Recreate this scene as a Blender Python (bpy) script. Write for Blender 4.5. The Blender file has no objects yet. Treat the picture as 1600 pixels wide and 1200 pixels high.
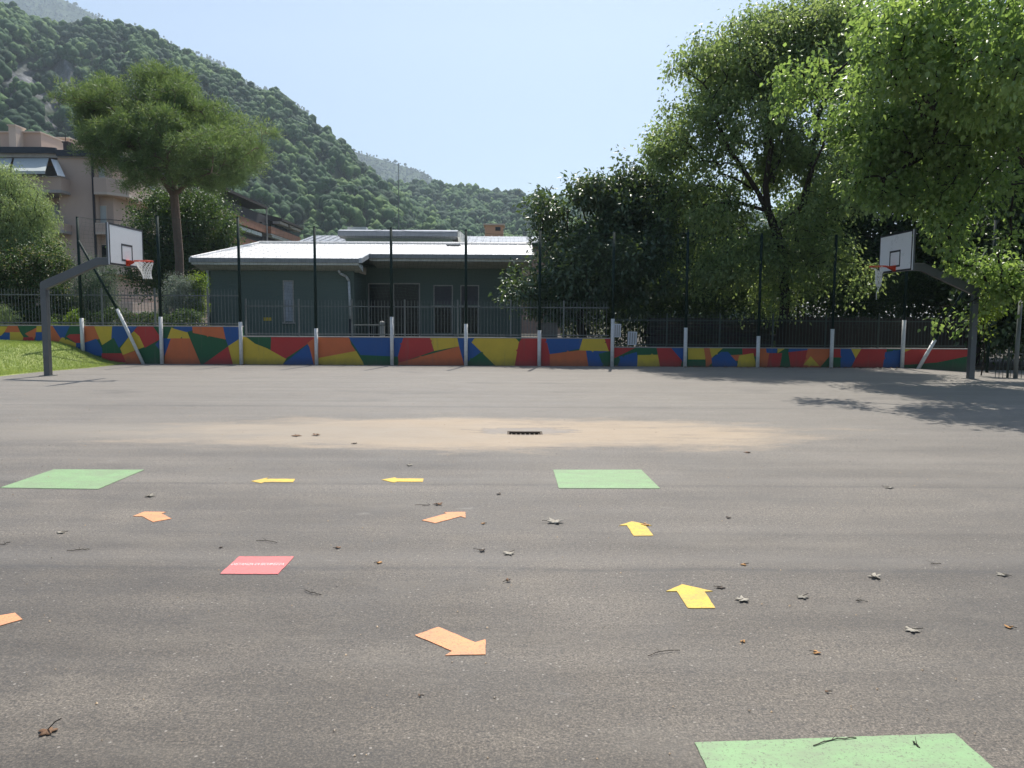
import bpy, bmesh, math, random
import numpy as np
from mathutils import Vector, Matrix
R = math.radians
SC = bpy.context.scene
COL = SC.collection

# ------------------------------------------------------------------ camera
F = 1200.0                      # focal length in photo pixels (1600 wide)
PITCH = math.atan(103 / F)
cam_d = bpy.data.cameras.new('camera')
cam_d.sensor_width = 36; cam_d.lens = 27
cam_d.clip_start = .05; cam_d.clip_end = 12000
cam = bpy.data.objects.new('camera', cam_d); COL.objects.link(cam)
CM = Matrix.Rotation(math.pi / 2 - PITCH, 3, 'X') @ Matrix.Rotation(R(.3), 3, 'Z')
CAM = Vector((0, 0, 1.6))
cam.matrix_world = Matrix.Translation(CAM) @ CM.to_4x4()
SC.camera = cam

def ray(px, py):
    return CM @ Vector(((px - 800) / F, (600 - py) / F, -1))
def P(px, py, Y):               # pixel -> point on the plane y = Y
    d = ray(px, py); return CAM + d * (Y / d.y)
def G(px, py, z=0.0):           # pixel -> point on the ground
    d = ray(px, py); return CAM + d * ((z - CAM.z) / d.z)
def PX(px, X, py=480):          # pixel -> point on the plane x = X
    d = ray(px, py); return CAM + d * (X / d.x)

# ------------------------------------------------------------------ world, sun, exposure
SUN_EL, SUN_AZ = 60.0, 9.0      # azimuth: degrees from +Y towards +X
w = bpy.data.worlds.new('World'); SC.world = w; w.use_nodes = True
nt = w.node_tree; nt.nodes.clear()
sky = nt.nodes.new('ShaderNodeTexSky'); sky.sky_type = 'NISHITA'; sky.sun_disc = False
sky.sun_elevation = R(SUN_EL); sky.sun_rotation = R(SUN_AZ)
sky.altitude = 200; sky.air_density = 1.0; sky.dust_density = 1.6; sky.ozone_density = 1.5
bg = nt.nodes.new('ShaderNodeBackground'); bg.inputs['Strength'].default_value = .10
ow = nt.nodes.new('ShaderNodeOutputWorld')
nt.links.new(sky.outputs[0], bg.inputs[0]); nt.links.new(bg.outputs[0], ow.inputs[0])
sd = bpy.data.lights.new('sun', 'SUN'); sd.energy = 5.0; sd.angle = R(.5); sd.color = (1, .95, .87)
sun = bpy.data.objects.new('sun', sd); COL.objects.link(sun)
sv = Vector((math.sin(R(SUN_AZ)) * math.cos(R(SUN_EL)), math.cos(R(SUN_AZ)) * math.cos(R(SUN_EL)), math.sin(R(SUN_EL))))
sun.rotation_euler = sv.to_track_quat('Z', 'Y').to_euler(); sun.location = (0, 30, 60)
SC.view_settings.view_transform = 'Standard'; SC.view_settings.look = 'None'
SC.view_settings.exposure = 0.47; SC.view_settings.gamma = 1; SC.view_settings.use_curve_mapping = False
SC.render.engine = 'CYCLES'
SC.cycles.max_bounces = 8; SC.cycles.transparent_max_bounces = 8
SC.cycles.volume_bounces = 1; SC.cycles.diffuse_bounces = 6; SC.cycles.transmission_bounces = 10

# ------------------------------------------------------------------ materials
class NT:
    def __init__(s, name):
        s.m = bpy.data.materials.new(name); s.m.use_nodes = True; s.t = s.m.node_tree; s.t.nodes.clear()
        s.out = s.n('ShaderNodeOutputMaterial')
    def n(s, ty, **kw):
        x = s.t.nodes.new(ty)
        for k, v in kw.items(): setattr(x, k, v)
        return x
    def l(s, a, b): s.t.links.new(a, b)
    def val(s, x, inp):
        if hasattr(x, 'links') or hasattr(x, 'is_output'): s.l(x, inp)
        else: inp.default_value = x
    def coord(s, kind='Object'):
        return s.n('ShaderNodeTexCoord').outputs[kind]
    def pos(s): return s.n('ShaderNodeNewGeometry').outputs['Position']
    def mapping(s, v, scale=(1, 1, 1), loc=(0, 0, 0), rot=(0, 0, 0)):
        x = s.n('ShaderNodeMapping'); s.l(v, x.inputs[0]); x.inputs['Scale'].default_value = scale
        x.inputs['Location'].default_value = loc; x.inputs['Rotation'].default_value = rot; return x.outputs[0]
    def noise(s, v, scale, detail=4, rough=.55, dist=0):
        x = s.n('ShaderNodeTexNoise'); s.l(v, x.inputs['Vector']); x.inputs['Scale'].default_value = scale
        x.inputs['Detail'].default_value = detail; x.inputs['Roughness'].default_value = rough
        x.inputs['Distortion'].default_value = dist; return x.outputs['Fac']
    def voro(s, v, scale, out='Distance'):
        x = s.n('ShaderNodeTexVoronoi'); s.l(v, x.inputs['Vector']); x.inputs['Scale'].default_value = scale
        return x.outputs[out]
    def ramp(s, f, stops):
        x = s.n('ShaderNodeValToRGB'); s.l(f, x.inputs[0]); e = x.color_ramp.elements
        while len(e) < len(stops): e.new(.5)
        for k, (p, c) in zip(e, stops):
            k.position = p; k.color = (c, c, c, 1) if isinstance(c, (int, float)) else (*c, 1)
        return x.outputs[0]
    def mix(s, f, a, b, mode='MIX'):
        x = s.n('ShaderNodeMix', data_type='RGBA', blend_type=mode)
        s.val(f, x.inputs[0])
        for c, i in ((a, 6), (b, 7)):
            if isinstance(c, tuple): x.inputs[i].default_value = (*c, 1) if len(c) == 3 else c
            else: s.l(c, x.inputs[i])
        return x.outputs[2]
    def math(s, op, a, b=0.0, c=0.0):
        x = s.n('ShaderNodeMath', operation=op); s.val(a, x.inputs[0]); s.val(b, x.inputs[1]); s.val(c, x.inputs[2]); return x.outputs[0]
    def bump(s, h, strength=.3, dist=.01):
        x = s.n('ShaderNodeBump'); s.l(h, x.inputs['Height']); x.inputs['Strength'].default_value = strength
        x.inputs['Distance'].default_value = dist; return x.outputs[0]
    def done(s, color, rough=.7, metal=0, spec=.5, normal=None):
        p = s.n('ShaderNodeBsdfPrincipled')
        if isinstance(color, tuple): p.inputs['Base Color'].default_value = (*color, 1)
        else: s.l(color, p.inputs['Base Color'])
        s.val(rough, p.inputs['Roughness']); s.val(metal, p.inputs['Metallic'])
        p.inputs['Specular IOR Level'].default_value = spec
        if normal is not None: s.l(normal, p.inputs['Normal'])
        s.l(p.outputs[0], s.out.inputs[0]); s.bsdf = p
        return s.m

def mat(name, c, rough=.6, metal=0, spec=.4, var=.25, scale=3, fine=40, bump=.1):
    """painted / plain surface with blotches, fine grain and a little bump"""
    k = NT(name); v = k.coord()
    a = k.noise(v, scale, 5, .6); b = k.noise(v, fine, 3, .6)
    f = k.math('ADD', k.math('MULTIPLY', a, .65), k.math('MULTIPLY', b, .35))
    lo = tuple(x * (1 - var) for x in c); hi = tuple(min(1, x * (1 + var)) for x in c)
    col = k.ramp(f, [(.3, lo), (.7, hi)])
    return k.done(col, k.ramp(a, [(.3, max(.05, rough - .1)), (.7, min(1, rough + .1))]), metal, spec, k.bump(b, bump, .004))

M = {}
M['green_post'] = mat('green_post', (.012, .028, .024), .6, spec=.15)
M['white_paint'] = mat('white_paint', (.62, .62, .60), .5, var=.2, scale=9)
M['pole_grey'] = mat('pole_grey', (.12, .13, .135), .42, .3, var=.2)
M['board_white'] = mat('board_white', (.74, .75, .76), .35, var=.04, bump=.02)
M['black_line'] = mat('black_line', (.03, .03, .033), .5)
M['rim_red'] = mat('rim_red', (.62, .07, .03), .4)
M['net_white'] = mat('net_white', (.75, .75, .72), .8)
M['net_green'] = mat('net_green', (.06, .10, .085), .8, spec=.1)
M['iron_grey'] = mat('iron_grey', (.15, .165, .16), .55, .1)
M['iron_dark'] = mat('iron_dark', (.06, .08, .07), .5, .2)
M['drain_iron'] = mat('drain_iron', (.085, .062, .042), .7, .4, var=.5, scale=20)
M['concrete'] = mat('concrete', (.33, .32, .30), .85, var=.25, scale=4)
M['concrete_dark'] = mat('concrete_dark', (.13, .13, .12), .9, var=.3, scale=4)
M['soffit'] = mat('soffit', (.60, .61, .57), .7)
M['fascia'] = mat('fascia', (.27, .275, .27), .6)
M['wall_green'] = mat('wall_green', (.115, .150, .132), .85, var=.1, scale=1.2, bump=.2)
M['pipe_white'] = mat('pipe_white', (.55, .56, .56), .4)
M['pipe_dark'] = mat('pipe_dark', (.02, .02, .025), .4)
M['shutter_pale'] = mat('shutter_pale', (.36, .37, .40), .5)
M['shutter_dark'] = mat('shutter_dark', (.10, .09, .10), .6)
M['sign_yellow'] = mat('sign_yellow', (.62, .42, .04), .5)
M['grey_roof'] = mat('grey_roof', (.22, .24, .27), .45, .3, var=.15)
M['beige'] = mat('beige', (.53, .405, .325), .85, var=.1, scale=.5, bump=.2)
M['beige_pale'] = mat('beige_pale', (.60, .50, .41), .85, var=.08, scale=.6)
M['grey_trim'] = mat('grey_trim', (.40, .37, .34), .8)
M['dark_gutter'] = mat('dark_gutter', (.03, .035, .045), .4)
M['awning_pale'] = mat('awning_pale', (.50, .54, .52), .8, var=.08)
M['awning_white'] = mat('awning_white', (.80, .80, .76), .8, var=.05)
M['brown_wood'] = mat('brown_wood', (.30, .13, .07), .7, var=.2)
M['dark_wall'] = mat('dark_wall', (.055, .05, .052), .8)
M['orange_plaster'] = mat('orange_plaster', (.62, .36, .22), .85, var=.1)
M['brown_plaster'] = mat('brown_plaster', (.30, .19, .14), .85, var=.2)
M['plank_brown'] = mat('plank_brown', (.040, .032, .028), .85, var=.4, scale=6)
M['sign_white'] = mat('sign_white', (.55, .58, .62), .5, var=.1)
M['twig'] = mat('twig', (.05, .04, .03), .8)
M['soil'] = mat('soil', (.06, .05, .035), .95, var=.4)
def glass():
    k = NT('window_glass'); return k.done((.012, .015, .018), .18, 0, .25)
M['glass'] = glass()

def roof_metal():
    k = NT('white_metal_roof'); v = k.coord()
    a = k.noise(k.mapping(v, (1.2, .3, 1)), 2.5, 5)
    col = k.ramp(a, [(.25, (.68, .665, .645)), (.75, (.84, .83, .81))])
    return k.done(col, .38, .15, .5)
M['roof_white'] = roof_metal()
def tile_roof():
    k = NT('clay_tiles'); v = k.coord(); x = k.n('ShaderNodeTexWave'); k.l(v, x.inputs[0])
    x.inputs['Scale'].default_value = 3; x.inputs['Distortion'].default_value = 1
    col = k.mix(k.math('MULTIPLY', x.outputs['Fac'], .5), (.34, .27, .25), (.20, .15, .14))
    col = k.mix(k.noise(v, 3), col, (.33, .30, .28))
    return k.done(col, .85)
M['tiles'] = tile_roof()
def stone():
    k = NT('stacked_stone'); v = k.mapping(k.coord(), (1, 1, 3))
    d = k.voro(v, 2.6); c = k.voro(v, 2.6, 'Color')
    base = k.mix(k.noise(k.coord(), 7), (.03, .028, .026), (.11, .105, .098))
    base = k.mix(.35, base, k.mix(.5, c, (.12, .11, .10)), 'MULTIPLY')
    return k.done(base, .95, 0, .2, k.bump(d, 1, .06))
M['stone'] = stone()

def paint(name, c):
    k = NT(name); v = k.coord()
    a = k.noise(v, 2.2, 6, .65); b = k.noise(v, 60, 3, .7)
    col = k.mix(k.ramp(a, [(.35, 0), (.75, .38)]), c, tuple(x * .6 + .012 for x in c))
    scuff = k.ramp(k.noise(k.mapping(v, (1, 1, 2.5)), 14, 6, .75), [(.66, 0), (.72, .5)])
    col = k.mix(scuff, col, tuple(x * .55 + .08 for x in c))
    sx = k.n('ShaderNodeSeparateXYZ'); k.l(k.pos(), sx.inputs[0])
    splash = k.math('MULTIPLY', k.ramp(k.math('ADD', sx.outputs[2], k.math('MULTIPLY', k.noise(k.mapping(v, (1, 1, .5)), 5, 5, .7), .35)), [(.12, .75), (.42, 0)]), .8)
    col = k.mix(splash, col, (.10, .085, .07))                      # splashed dirt along the foot
    run = k.ramp(k.noise(k.mapping(v, (1, 1, .06)), 7, 4, .6), [(.60, 0), (.74, .35)])
    col = k.mix(run, col, (.16, .14, .12))                          # rain streaks
    return k.done(col, .68, 0, .3, k.bump(k.math('ADD', b, k.noise(v, 9, 5, .7)), .5, .012))
PAL = {'r': paint('mural_red', (.46, .055, .05)), 'o': paint('mural_orange', (.60, .165, .065)),
       'y': paint('mural_yellow', (.62, .45, .06)), 'b': paint('mural_blue', (.035, .105, .30)),
       'g': paint('mural_green', (.03, .12, .055))}

def asphalt():
    k = NT('asphalt'); v = k.pos()
    big = k.noise(v, .35, 6, .62); mid = k.noise(v, 1.7, 6, .65)
    strk = k.noise(k.mapping(v, (.25, 2.2, 1)), 1.0, 6, .6)
    grit = k.noise(v, 95, 3, .75); grit2 = k.noise(v, 260, 2, .7)
    agg = k.voro(v, 120); pits = k.voro(v, 42)
    f = k.math('ADD', k.math('MULTIPLY', big, .4), k.math('ADD', k.math('MULTIPLY', mid, .3), k.math('MULTIPLY', strk, .3)))
    col = k.ramp(f, [(.37, (.040, .032, .024)), (.5, (.088, .073, .056)), (.62, (.150, .127, .099))])
    # far half painted paler for grazing-light brightening, mixed with dust and silt
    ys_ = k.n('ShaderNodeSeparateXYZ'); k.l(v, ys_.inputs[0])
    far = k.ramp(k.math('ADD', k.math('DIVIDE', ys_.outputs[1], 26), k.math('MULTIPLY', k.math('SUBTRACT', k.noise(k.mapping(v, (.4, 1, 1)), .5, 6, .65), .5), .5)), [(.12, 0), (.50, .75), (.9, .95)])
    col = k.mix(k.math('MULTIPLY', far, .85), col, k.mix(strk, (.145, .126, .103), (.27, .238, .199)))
    # dark damp-looking oil patches
    oil = k.ramp(k.noise(k.mapping(v, (.8, 1.5, 1)), .55, 5, .6), [(.58, 0), (.70, .42)])
    col = k.mix(oil, col, (.05, .044, .038))
    # stone grain
    g = k.ramp(grit, [(.3, .22), (.5, .9), (.7, 2.2)])
    col = k.mix(1, col, g, 'MULTIPLY')
    g3 = k.ramp(k.noise(v, 34, 4, .8), [(.32, .62), (.5, 1), (.68, 1.45)])
    col = k.mix(1, col, g3, 'MULTIPLY')
    g2 = k.ramp(grit2, [(.3, .7), (.7, 1.3)])
    col = k.mix(.8, col, g2, 'MULTIPLY')
    cell = k.voro(v, 75, 'Color')
    pale = k.ramp(k.n('ShaderNodeSeparateColor').outputs[0], [(0, 0), (1, 0)])
    sc_ = k.n('ShaderNodeSeparateColor'); k.l(cell, sc_.inputs[0])
    pale = k.math('MULTIPLY', k.math('GREATER_THAN', sc_.outputs[0], .99), k.math('LESS_THAN', k.voro(v, 75), .42))
    col = k.mix(k.math('MULTIPLY', pale, .55), col, (.42, .38, .33))
    dk = k.math('MULTIPLY', k.math('LESS_THAN', sc_.outputs[1], .09), k.math('LESS_THAN', k.voro(v, 75), .5))
    col = k.mix(k.math('MULTIPLY', dk, .75), col, (.035, .03, .026))
    # yellowish dusty blotches
    d = k.ramp(k.noise(k.mapping(v, (.6, 1.3, 1)), .8, 7, .7), [(.52, 0), (.72, .45)])
    col = k.mix(d, col, (.19, .165, .13))
    # small pale scuffs
    sf = k.ramp(k.noise(k.mapping(v, (1.0, 2.6, 1)), 1.9, 4, .5), [(.70, 0), (.78, .45)])
    col = k.mix(sf, col, (.30, .28, .25))
    sx = k.n('ShaderNodeSeparateXYZ'); k.l(v, sx.inputs[0]); x, y = sx.outputs[0], sx.outputs[1]
    # paving seams (dark crumbly joints running across the court)
    wob = k.math('MULTIPLY', k.math('SUBTRACT', k.noise(k.mapping(v, (.5, .5, 1)), 1.2, 5, .6), .5), .16)
    crumb = k.noise(v, 9, 5, .75)
    for sy, wd, st in ((4.80, .055, .8), (7.28, .06, .62), (5.62, .04, .35), (8.45, .05, .25), (13.75, .14, .55), (14.6, .09, .22), (16.6, .12, .25), (18.9, .14, .2), (3.35, .025, .2)):
        dd = k.math('ABSOLUTE', k.math('SUBTRACT', k.math('ADD', y, wob), sy))
        m = k.math('MULTIPLY', k.math('SUBTRACT', 1, k.math('MINIMUM', k.math('DIVIDE', dd, wd), 1)), k.ramp(crumb, [(.35, .25), (.62, 1)]))
        col = k.mix(k.math('MULTIPLY', m, st), col, (.045, .040, .036))
        # slightly worn, paler lane behind each joint
        lane = k.math('SUBTRACT', 1, k.math('MINIMUM', k.math('DIVIDE', k.math('ABSOLUTE', k.math('SUBTRACT', k.math('ADD', y, wob), sy + wd * 4)), wd * 4), 1))
        col = k.mix(k.math('MULTIPLY', lane, st * .3), col, (.21, .19, .165))
    # sand washed round the drain
    def ell(cx, cy, rx, ry, wn, ws, wamt):
        n1 = k.noise(k.mapping(v, wn), ws, 6, .65)
        ex = k.math('DIVIDE', k.math('SUBTRACT', x, cx), rx); ey = k.math('DIVIDE', k.math('SUBTRACT', y, cy), ry)
        r = k.math('SQRT', k.math('ADD', k.math('MULTIPLY', ex, ex), k.math('MULTIPLY', ey, ey)))
        n2 = k.noise(k.mapping(v, (1, 2.5, 1)), 6, 6, .75)
        return k.math('ADD', k.math('ADD', r, k.math('MULTIPLY', k.math('SUBTRACT', n1, .5), wamt)), k.math('MULTIPLY', k.math('SUBTRACT', n2, .5), wamt * .45))
    sand_n = k.ramp(k.noise(k.mapping(v, (.7, 2.5, 1)), 1.5, 7, .7), [(.25, .65), (.5, 1)])
    e1 = k.ramp(ell(-.5, 10.75, 5.3, 1.75, (.35, 1, 1), 1.5, 1.5), [(.56, 1), (1.0, 0)])
    col = k.mix(k.math('MULTIPLY', k.math('MULTIPLY', e1, sand_n), .93), col, k.mix(k.noise(v, 30, 4), (.30, .225, .145), (.40, .305, .205)))
    e0 = k.ramp(ell(-4.2, 10.6, 5.0, 1.3, (.3, 1, 1), 1.0, 1.1), [(.4, .55), (1, 0)])
    col = k.mix(e0, col, (.25, .215, .17))
    e2 = k.ramp(ell(.2, 10.98, .85, .36, (.8, 2.2, 1), 3.4, 1.9), [(.78, 1), (.92, 0)])
    col = k.mix(k.math('MULTIPLY', e2, k.ramp(k.noise(k.mapping(v, (1, 3, 1)), 5, 5, .7), [(.35, .3), (.6, .75)])), col, (.175, .165, .158))
    rimm = k.ramp(ell(.2, 10.98, .85, .36, (.8, 2.2, 1), 3.4, 1.9), [(.78, 0), (.86, .6), (.96, 0)])
    col = k.mix(rimm, col, (.11, .085, .06))
    h = k.math('ADD', k.math('MULTIPLY', grit, .6), k.math('MULTIPLY', pits, .4))
    m = k.done(col, k.ramp(mid, [(.3, .62), (.7, .78)]), 0, .5, k.bump(h, .7, .004))
    k.bsdf.inputs['Sheen Weight'].default_value = .12; k.bsdf.inputs['Sheen Roughness'].default_value = .5
    return m
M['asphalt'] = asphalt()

def marking(name, c):
    """road-marking film: thin, dusty, grit showing through at pits and edges"""
    k = NT(name); v = k.pos()
    g = k.noise(v, 95, 3, .75); b = k.noise(v, 3, 5, .6); p = k.noise(v, 240, 2, .7)
    col = k.mix(k.ramp(b, [(.35, 0), (.7, .3)]), c, tuple(x * .72 for x in c))
    col = k.mix(k.ramp(g, [(.33, .9), (.44, 0)]), col, (.12, .105, .085))
    dirt = k.ramp(k.noise(v, 30, 6, .8), [(.62, 0), (.72, .6)])
    col = k.mix(dirt, col, (.14, .12, .09))
    film = k.ramp(k.noise(k.mapping(v, (1, 2, 1)), 3.2, 8, .8), [(.42, 0), (.70, .6)])
    col = k.mix(film, col, (.21, .19, .16))
    return k.done(col, .6, 0, .35, k.bump(g, .4, .003))
M['mk_green'] = marking('marking_green', (.25, .41, .20)); M['mk_yellow'] = marking('marking_yellow', (.84, .55, .075))
M['mk_orange'] = marking('marking_orange', (.86, .36, .16)); M['mk_red'] = marking('marking_red', (.80, .19, .19))
M['mk_white'] = marking('marking_white', (.85, .83, .80))

def leaf_mat(name, c1, c2, trans=.4, tcol=None, gloss=.45, spec=.5, back=None):
    """leaf: reflective face, light passing through; colour varies leaf by leaf"""
    k = NT(name); at = k.n('ShaderNodeAttribute'); at.attribute_name = 'rnd'
    col = k.ramp(at.outputs['Fac'], [(0, c1), (.55, tuple((a + b) / 2 for a, b in zip(c1, c2))), (1, c2)])
    p = k.n('ShaderNodeBsdfPrincipled'); k.l(col, p.inputs['Base Color']); p.inputs['Roughness'].default_value = gloss
    p.inputs['Specular IOR Level'].default_value = spec
    if trans <= 0: k.l(p.outputs[0], k.out.inputs[0]); return k.m
    t = k.n('ShaderNodeBsdfTranslucent')
    tc = k.mix(1, col, tcol or (1.6, 1.7, .6), 'MULTIPLY'); k.l(tc, t.inputs[0])
    x = k.n('ShaderNodeMixShader'); x.inputs[0].default_value = trans
    k.l(p.outputs[0], x.inputs[1]); k.l(t.outputs[0], x.inputs[2]); k.l(x.outputs[0], k.out.inputs[0])
    return k.m
M['leaf_maple'] = leaf_mat('leaf_maple', (.11, .18, .08), (.27, .35, .17), .52, (1.75, 1.65, .95), .36)
M['leaf_near'] = leaf_mat('leaf_near_maple', (.11, .19, .075), (.29, .39, .16), .52, (1.65, 1.65, .85), .36)
M['leaf_glossy'] = leaf_mat('leaf_glossy', (.035, .070, .042), (.10, .155, .08), .24, (2.3, 2.1, .7), .40, .7)
M['leaf_dark'] = leaf_mat('leaf_dark', (.030, .060, .032), (.085, .135, .06), .36, (2.0, 1.9, .8), .45)
M['leaf_hornbeam'] = leaf_mat('leaf_hornbeam', (.022, .058, .025), (.10, .16, .055), .35, (1.9, 1.8, .8), .45)
M['leaf_pine'] = leaf_mat('leaf_pine', (.085, .155, .06), (.24, .32, .14), .38, (1.5, 1.45, .8), .5)
M['leaf_feather'] = leaf_mat('leaf_feather', (.18, .26, .12), (.38, .46, .23), .4, (1.4, 1.4, .9), .5)
M['leaf_flower'] = leaf_mat('leaf_flowering', (.03, .09, .02), (.26, .24, .14), .35, (1.5, 1.5, .8), .5)
M['leaf_silver'] = leaf_mat('leaf_silver', (.10, .14, .11), (.34, .38, .33), .25, (1.3, 1.4, 1.0), .5)
M['leaf_olive'] = leaf_mat('leaf_olive', (.05, .09, .06), (.15, .20, .14), .3, (1.5, 1.6, .9), .5)
M['leaf_fresh'] = leaf_mat('leaf_fresh', (.06, .13, .02), (.22, .28, .07), .45, (1.8, 1.8, .6), .5)
M['grass_blade'] = leaf_mat('grass_blade', (.18, .26, .08), (.38, .44, .19), .4, (1.5, 1.5, .7), .6)
M['dry_pale'] = leaf_mat('dry_pale', (.38, .34, .27), (.52, .48, .40), .2, (1, 1, 1), .7)
M['dry_grey'] = leaf_mat('dry_grey', (.24, .22, .18), (.34, .31, .25), .2, (1, 1, 1), .7)
M['dry_brown'] = leaf_mat('dry_brown', (.16, .085, .045), (.27, .15, .075), .2, (1, 1, 1), .7)
M['dry_dark'] = leaf_mat('dry_dark', (.05, .035, .025), (.09, .065, .045), .1, (1, 1, 1), .7)
M['dry_orange'] = leaf_mat('dry_orange', (.45, .22, .07), (.60, .33, .12), .2, (1, 1, 1), .7)

def bark(name, c):
    k = NT(name); v = k.mapping(k.coord(), (1, 1, .3))
    n = k.noise(v, 9, 6, .7); d = k.voro(v, 12)
    col = k.mix(n, tuple(x * .5 for x in c), tuple(x * 1.4 for x in c))
    return k.done(col, .95, 0, .2, k.bump(k.math('ADD', n, d), .8, .03))
M['bark'] = bark('bark', (.075, .062, .05)); M['bark_pine'] = bark('bark_pine', (.17, .125, .10)); M['bark_dark'] = bark('bark_dark', (.04, .034, .028))

def lawn_base():
    k = NT('lawn_soil'); v = k.pos()
    a = k.noise(v, 1.1, 6, .65); b = k.noise(v, 14, 5, .7)
    col = k.ramp(k.math('ADD', k.math('MULTIPLY', a, .5), k.math('MULTIPLY', b, .5)),
                 [(.32, (.18, .24, .07)), (.5, (.27, .32, .11)), (.68, (.36, .37, .16))])
    return k.done(col, .9, 0, .2, k.bump(b, .6, .03))
M['lawn'] = lawn_base()
def earth():
    k = NT('ground_earth'); v = k.pos(); a = k.noise(v, .4, 6, .6)
    return k.done(k.ramp(a, [(.3, (.05, .06, .025)), (.7, (.11, .10, .06))]), .95, 0, .2)
M['earth'] = earth()
def hill_mat():
    k = NT('hill_slope'); v = k.pos()
    a = k.noise(v, .03, 8, .7); b = k.voro(k.mapping(v, (1, 1, .5)), .11)
    at = k.n('ShaderNodeAttribute'); at.attribute_name = 'rock'
    forest = k.ramp(k.math('ADD', k.math('MULTIPLY', a, .7), k.math('MULTIPLY', b, .3)), [(.3, (.018, .038, .014)), (.7, (.05, .08, .03))])
    rk = k.ramp(k.noise(k.mapping(v, (1, 1, .35)), .09, 10, .8), [(.36, (.05, .055, .05)), (.5, (.17, .175, .18)), (.62, (.34, .34, .35))])
    col = k.mix(at.outputs['Fac'], forest, rk)
    return k.done(col, .95, 0, .15, k.bump(k.math('ADD', k.noise(v, .12, 8, .8), b), 1, 3))
M['hill'] = hill_mat()
def canopy(name, c1, c2):
    k = NT(name); at = k.n('ShaderNodeAttribute'); at.attribute_name = 'rnd'
    v = k.pos()
    col = k.ramp(at.outputs['Fac'], [(0, c1), (.5, tuple((a + b) * .5 * q for a, b, q in zip(c1, c2, (.8, 1.0, 1.1)))), (1, c2)])
    n = k.noise(v, .9, 6, .8)
    col = k.mix(1, col, k.ramp(n, [(.3, .5), (.7, 1.55)]), 'MULTIPLY')
    return k.done(col, .8, 0, .2, k.bump(k.noise(v, 1.4, 5, .8), 1, .9))
M['canopy'] = canopy('canopy_near', (.014, .052, .020), (.105, .185, .042))
M['canopy_far'] = canopy('canopy_far', (.012, .032, .016), (.036, .062, .030))

# ------------------------------------------------------------------ mesh helpers
def tag(o, label=None, cat=None, group=None, kind=None):
    if label: o['label'] = label
    if cat: o['category'] = cat
    if group: o['group'] = group
    if kind: o['kind'] = kind
    return o
def empty(name, loc=(0, 0, 0), label=None, cat=None, group=None, rz=0):
    o = bpy.data.objects.new(name, None); COL.objects.link(o)
    o.location = loc; o.rotation_euler = (0, 0, rz); o.empty_display_size = .2
    return tag(o, label, cat, group)
def link(name, me, parent=None, world=True):
    o = bpy.data.objects.new(name, me); COL.objects.link(o)
    if parent is not None:
        o.parent = parent
        if world:                                   # geometry was written in world coordinates
            root = parent
            off = Vector((0, 0, 0))
            while root is not None:
                off += root.location; root = root.parent
            me.transform(Matrix.Translation(-off))
    return o
def center_origin(o):
    me = o.data; n = len(me.vertices); co = np.empty(n * 3, np.float32); me.vertices.foreach_get('co', co)
    co = co.reshape(-1, 3); c = Vector(((co[:, 0].min() + co[:, 0].max()) / 2, (co[:, 1].min() + co[:, 1].max()) / 2, co[:, 2].min()))
    me.transform(Matrix.Translation(-c)); o.location = o.location + c
    return o

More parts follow.
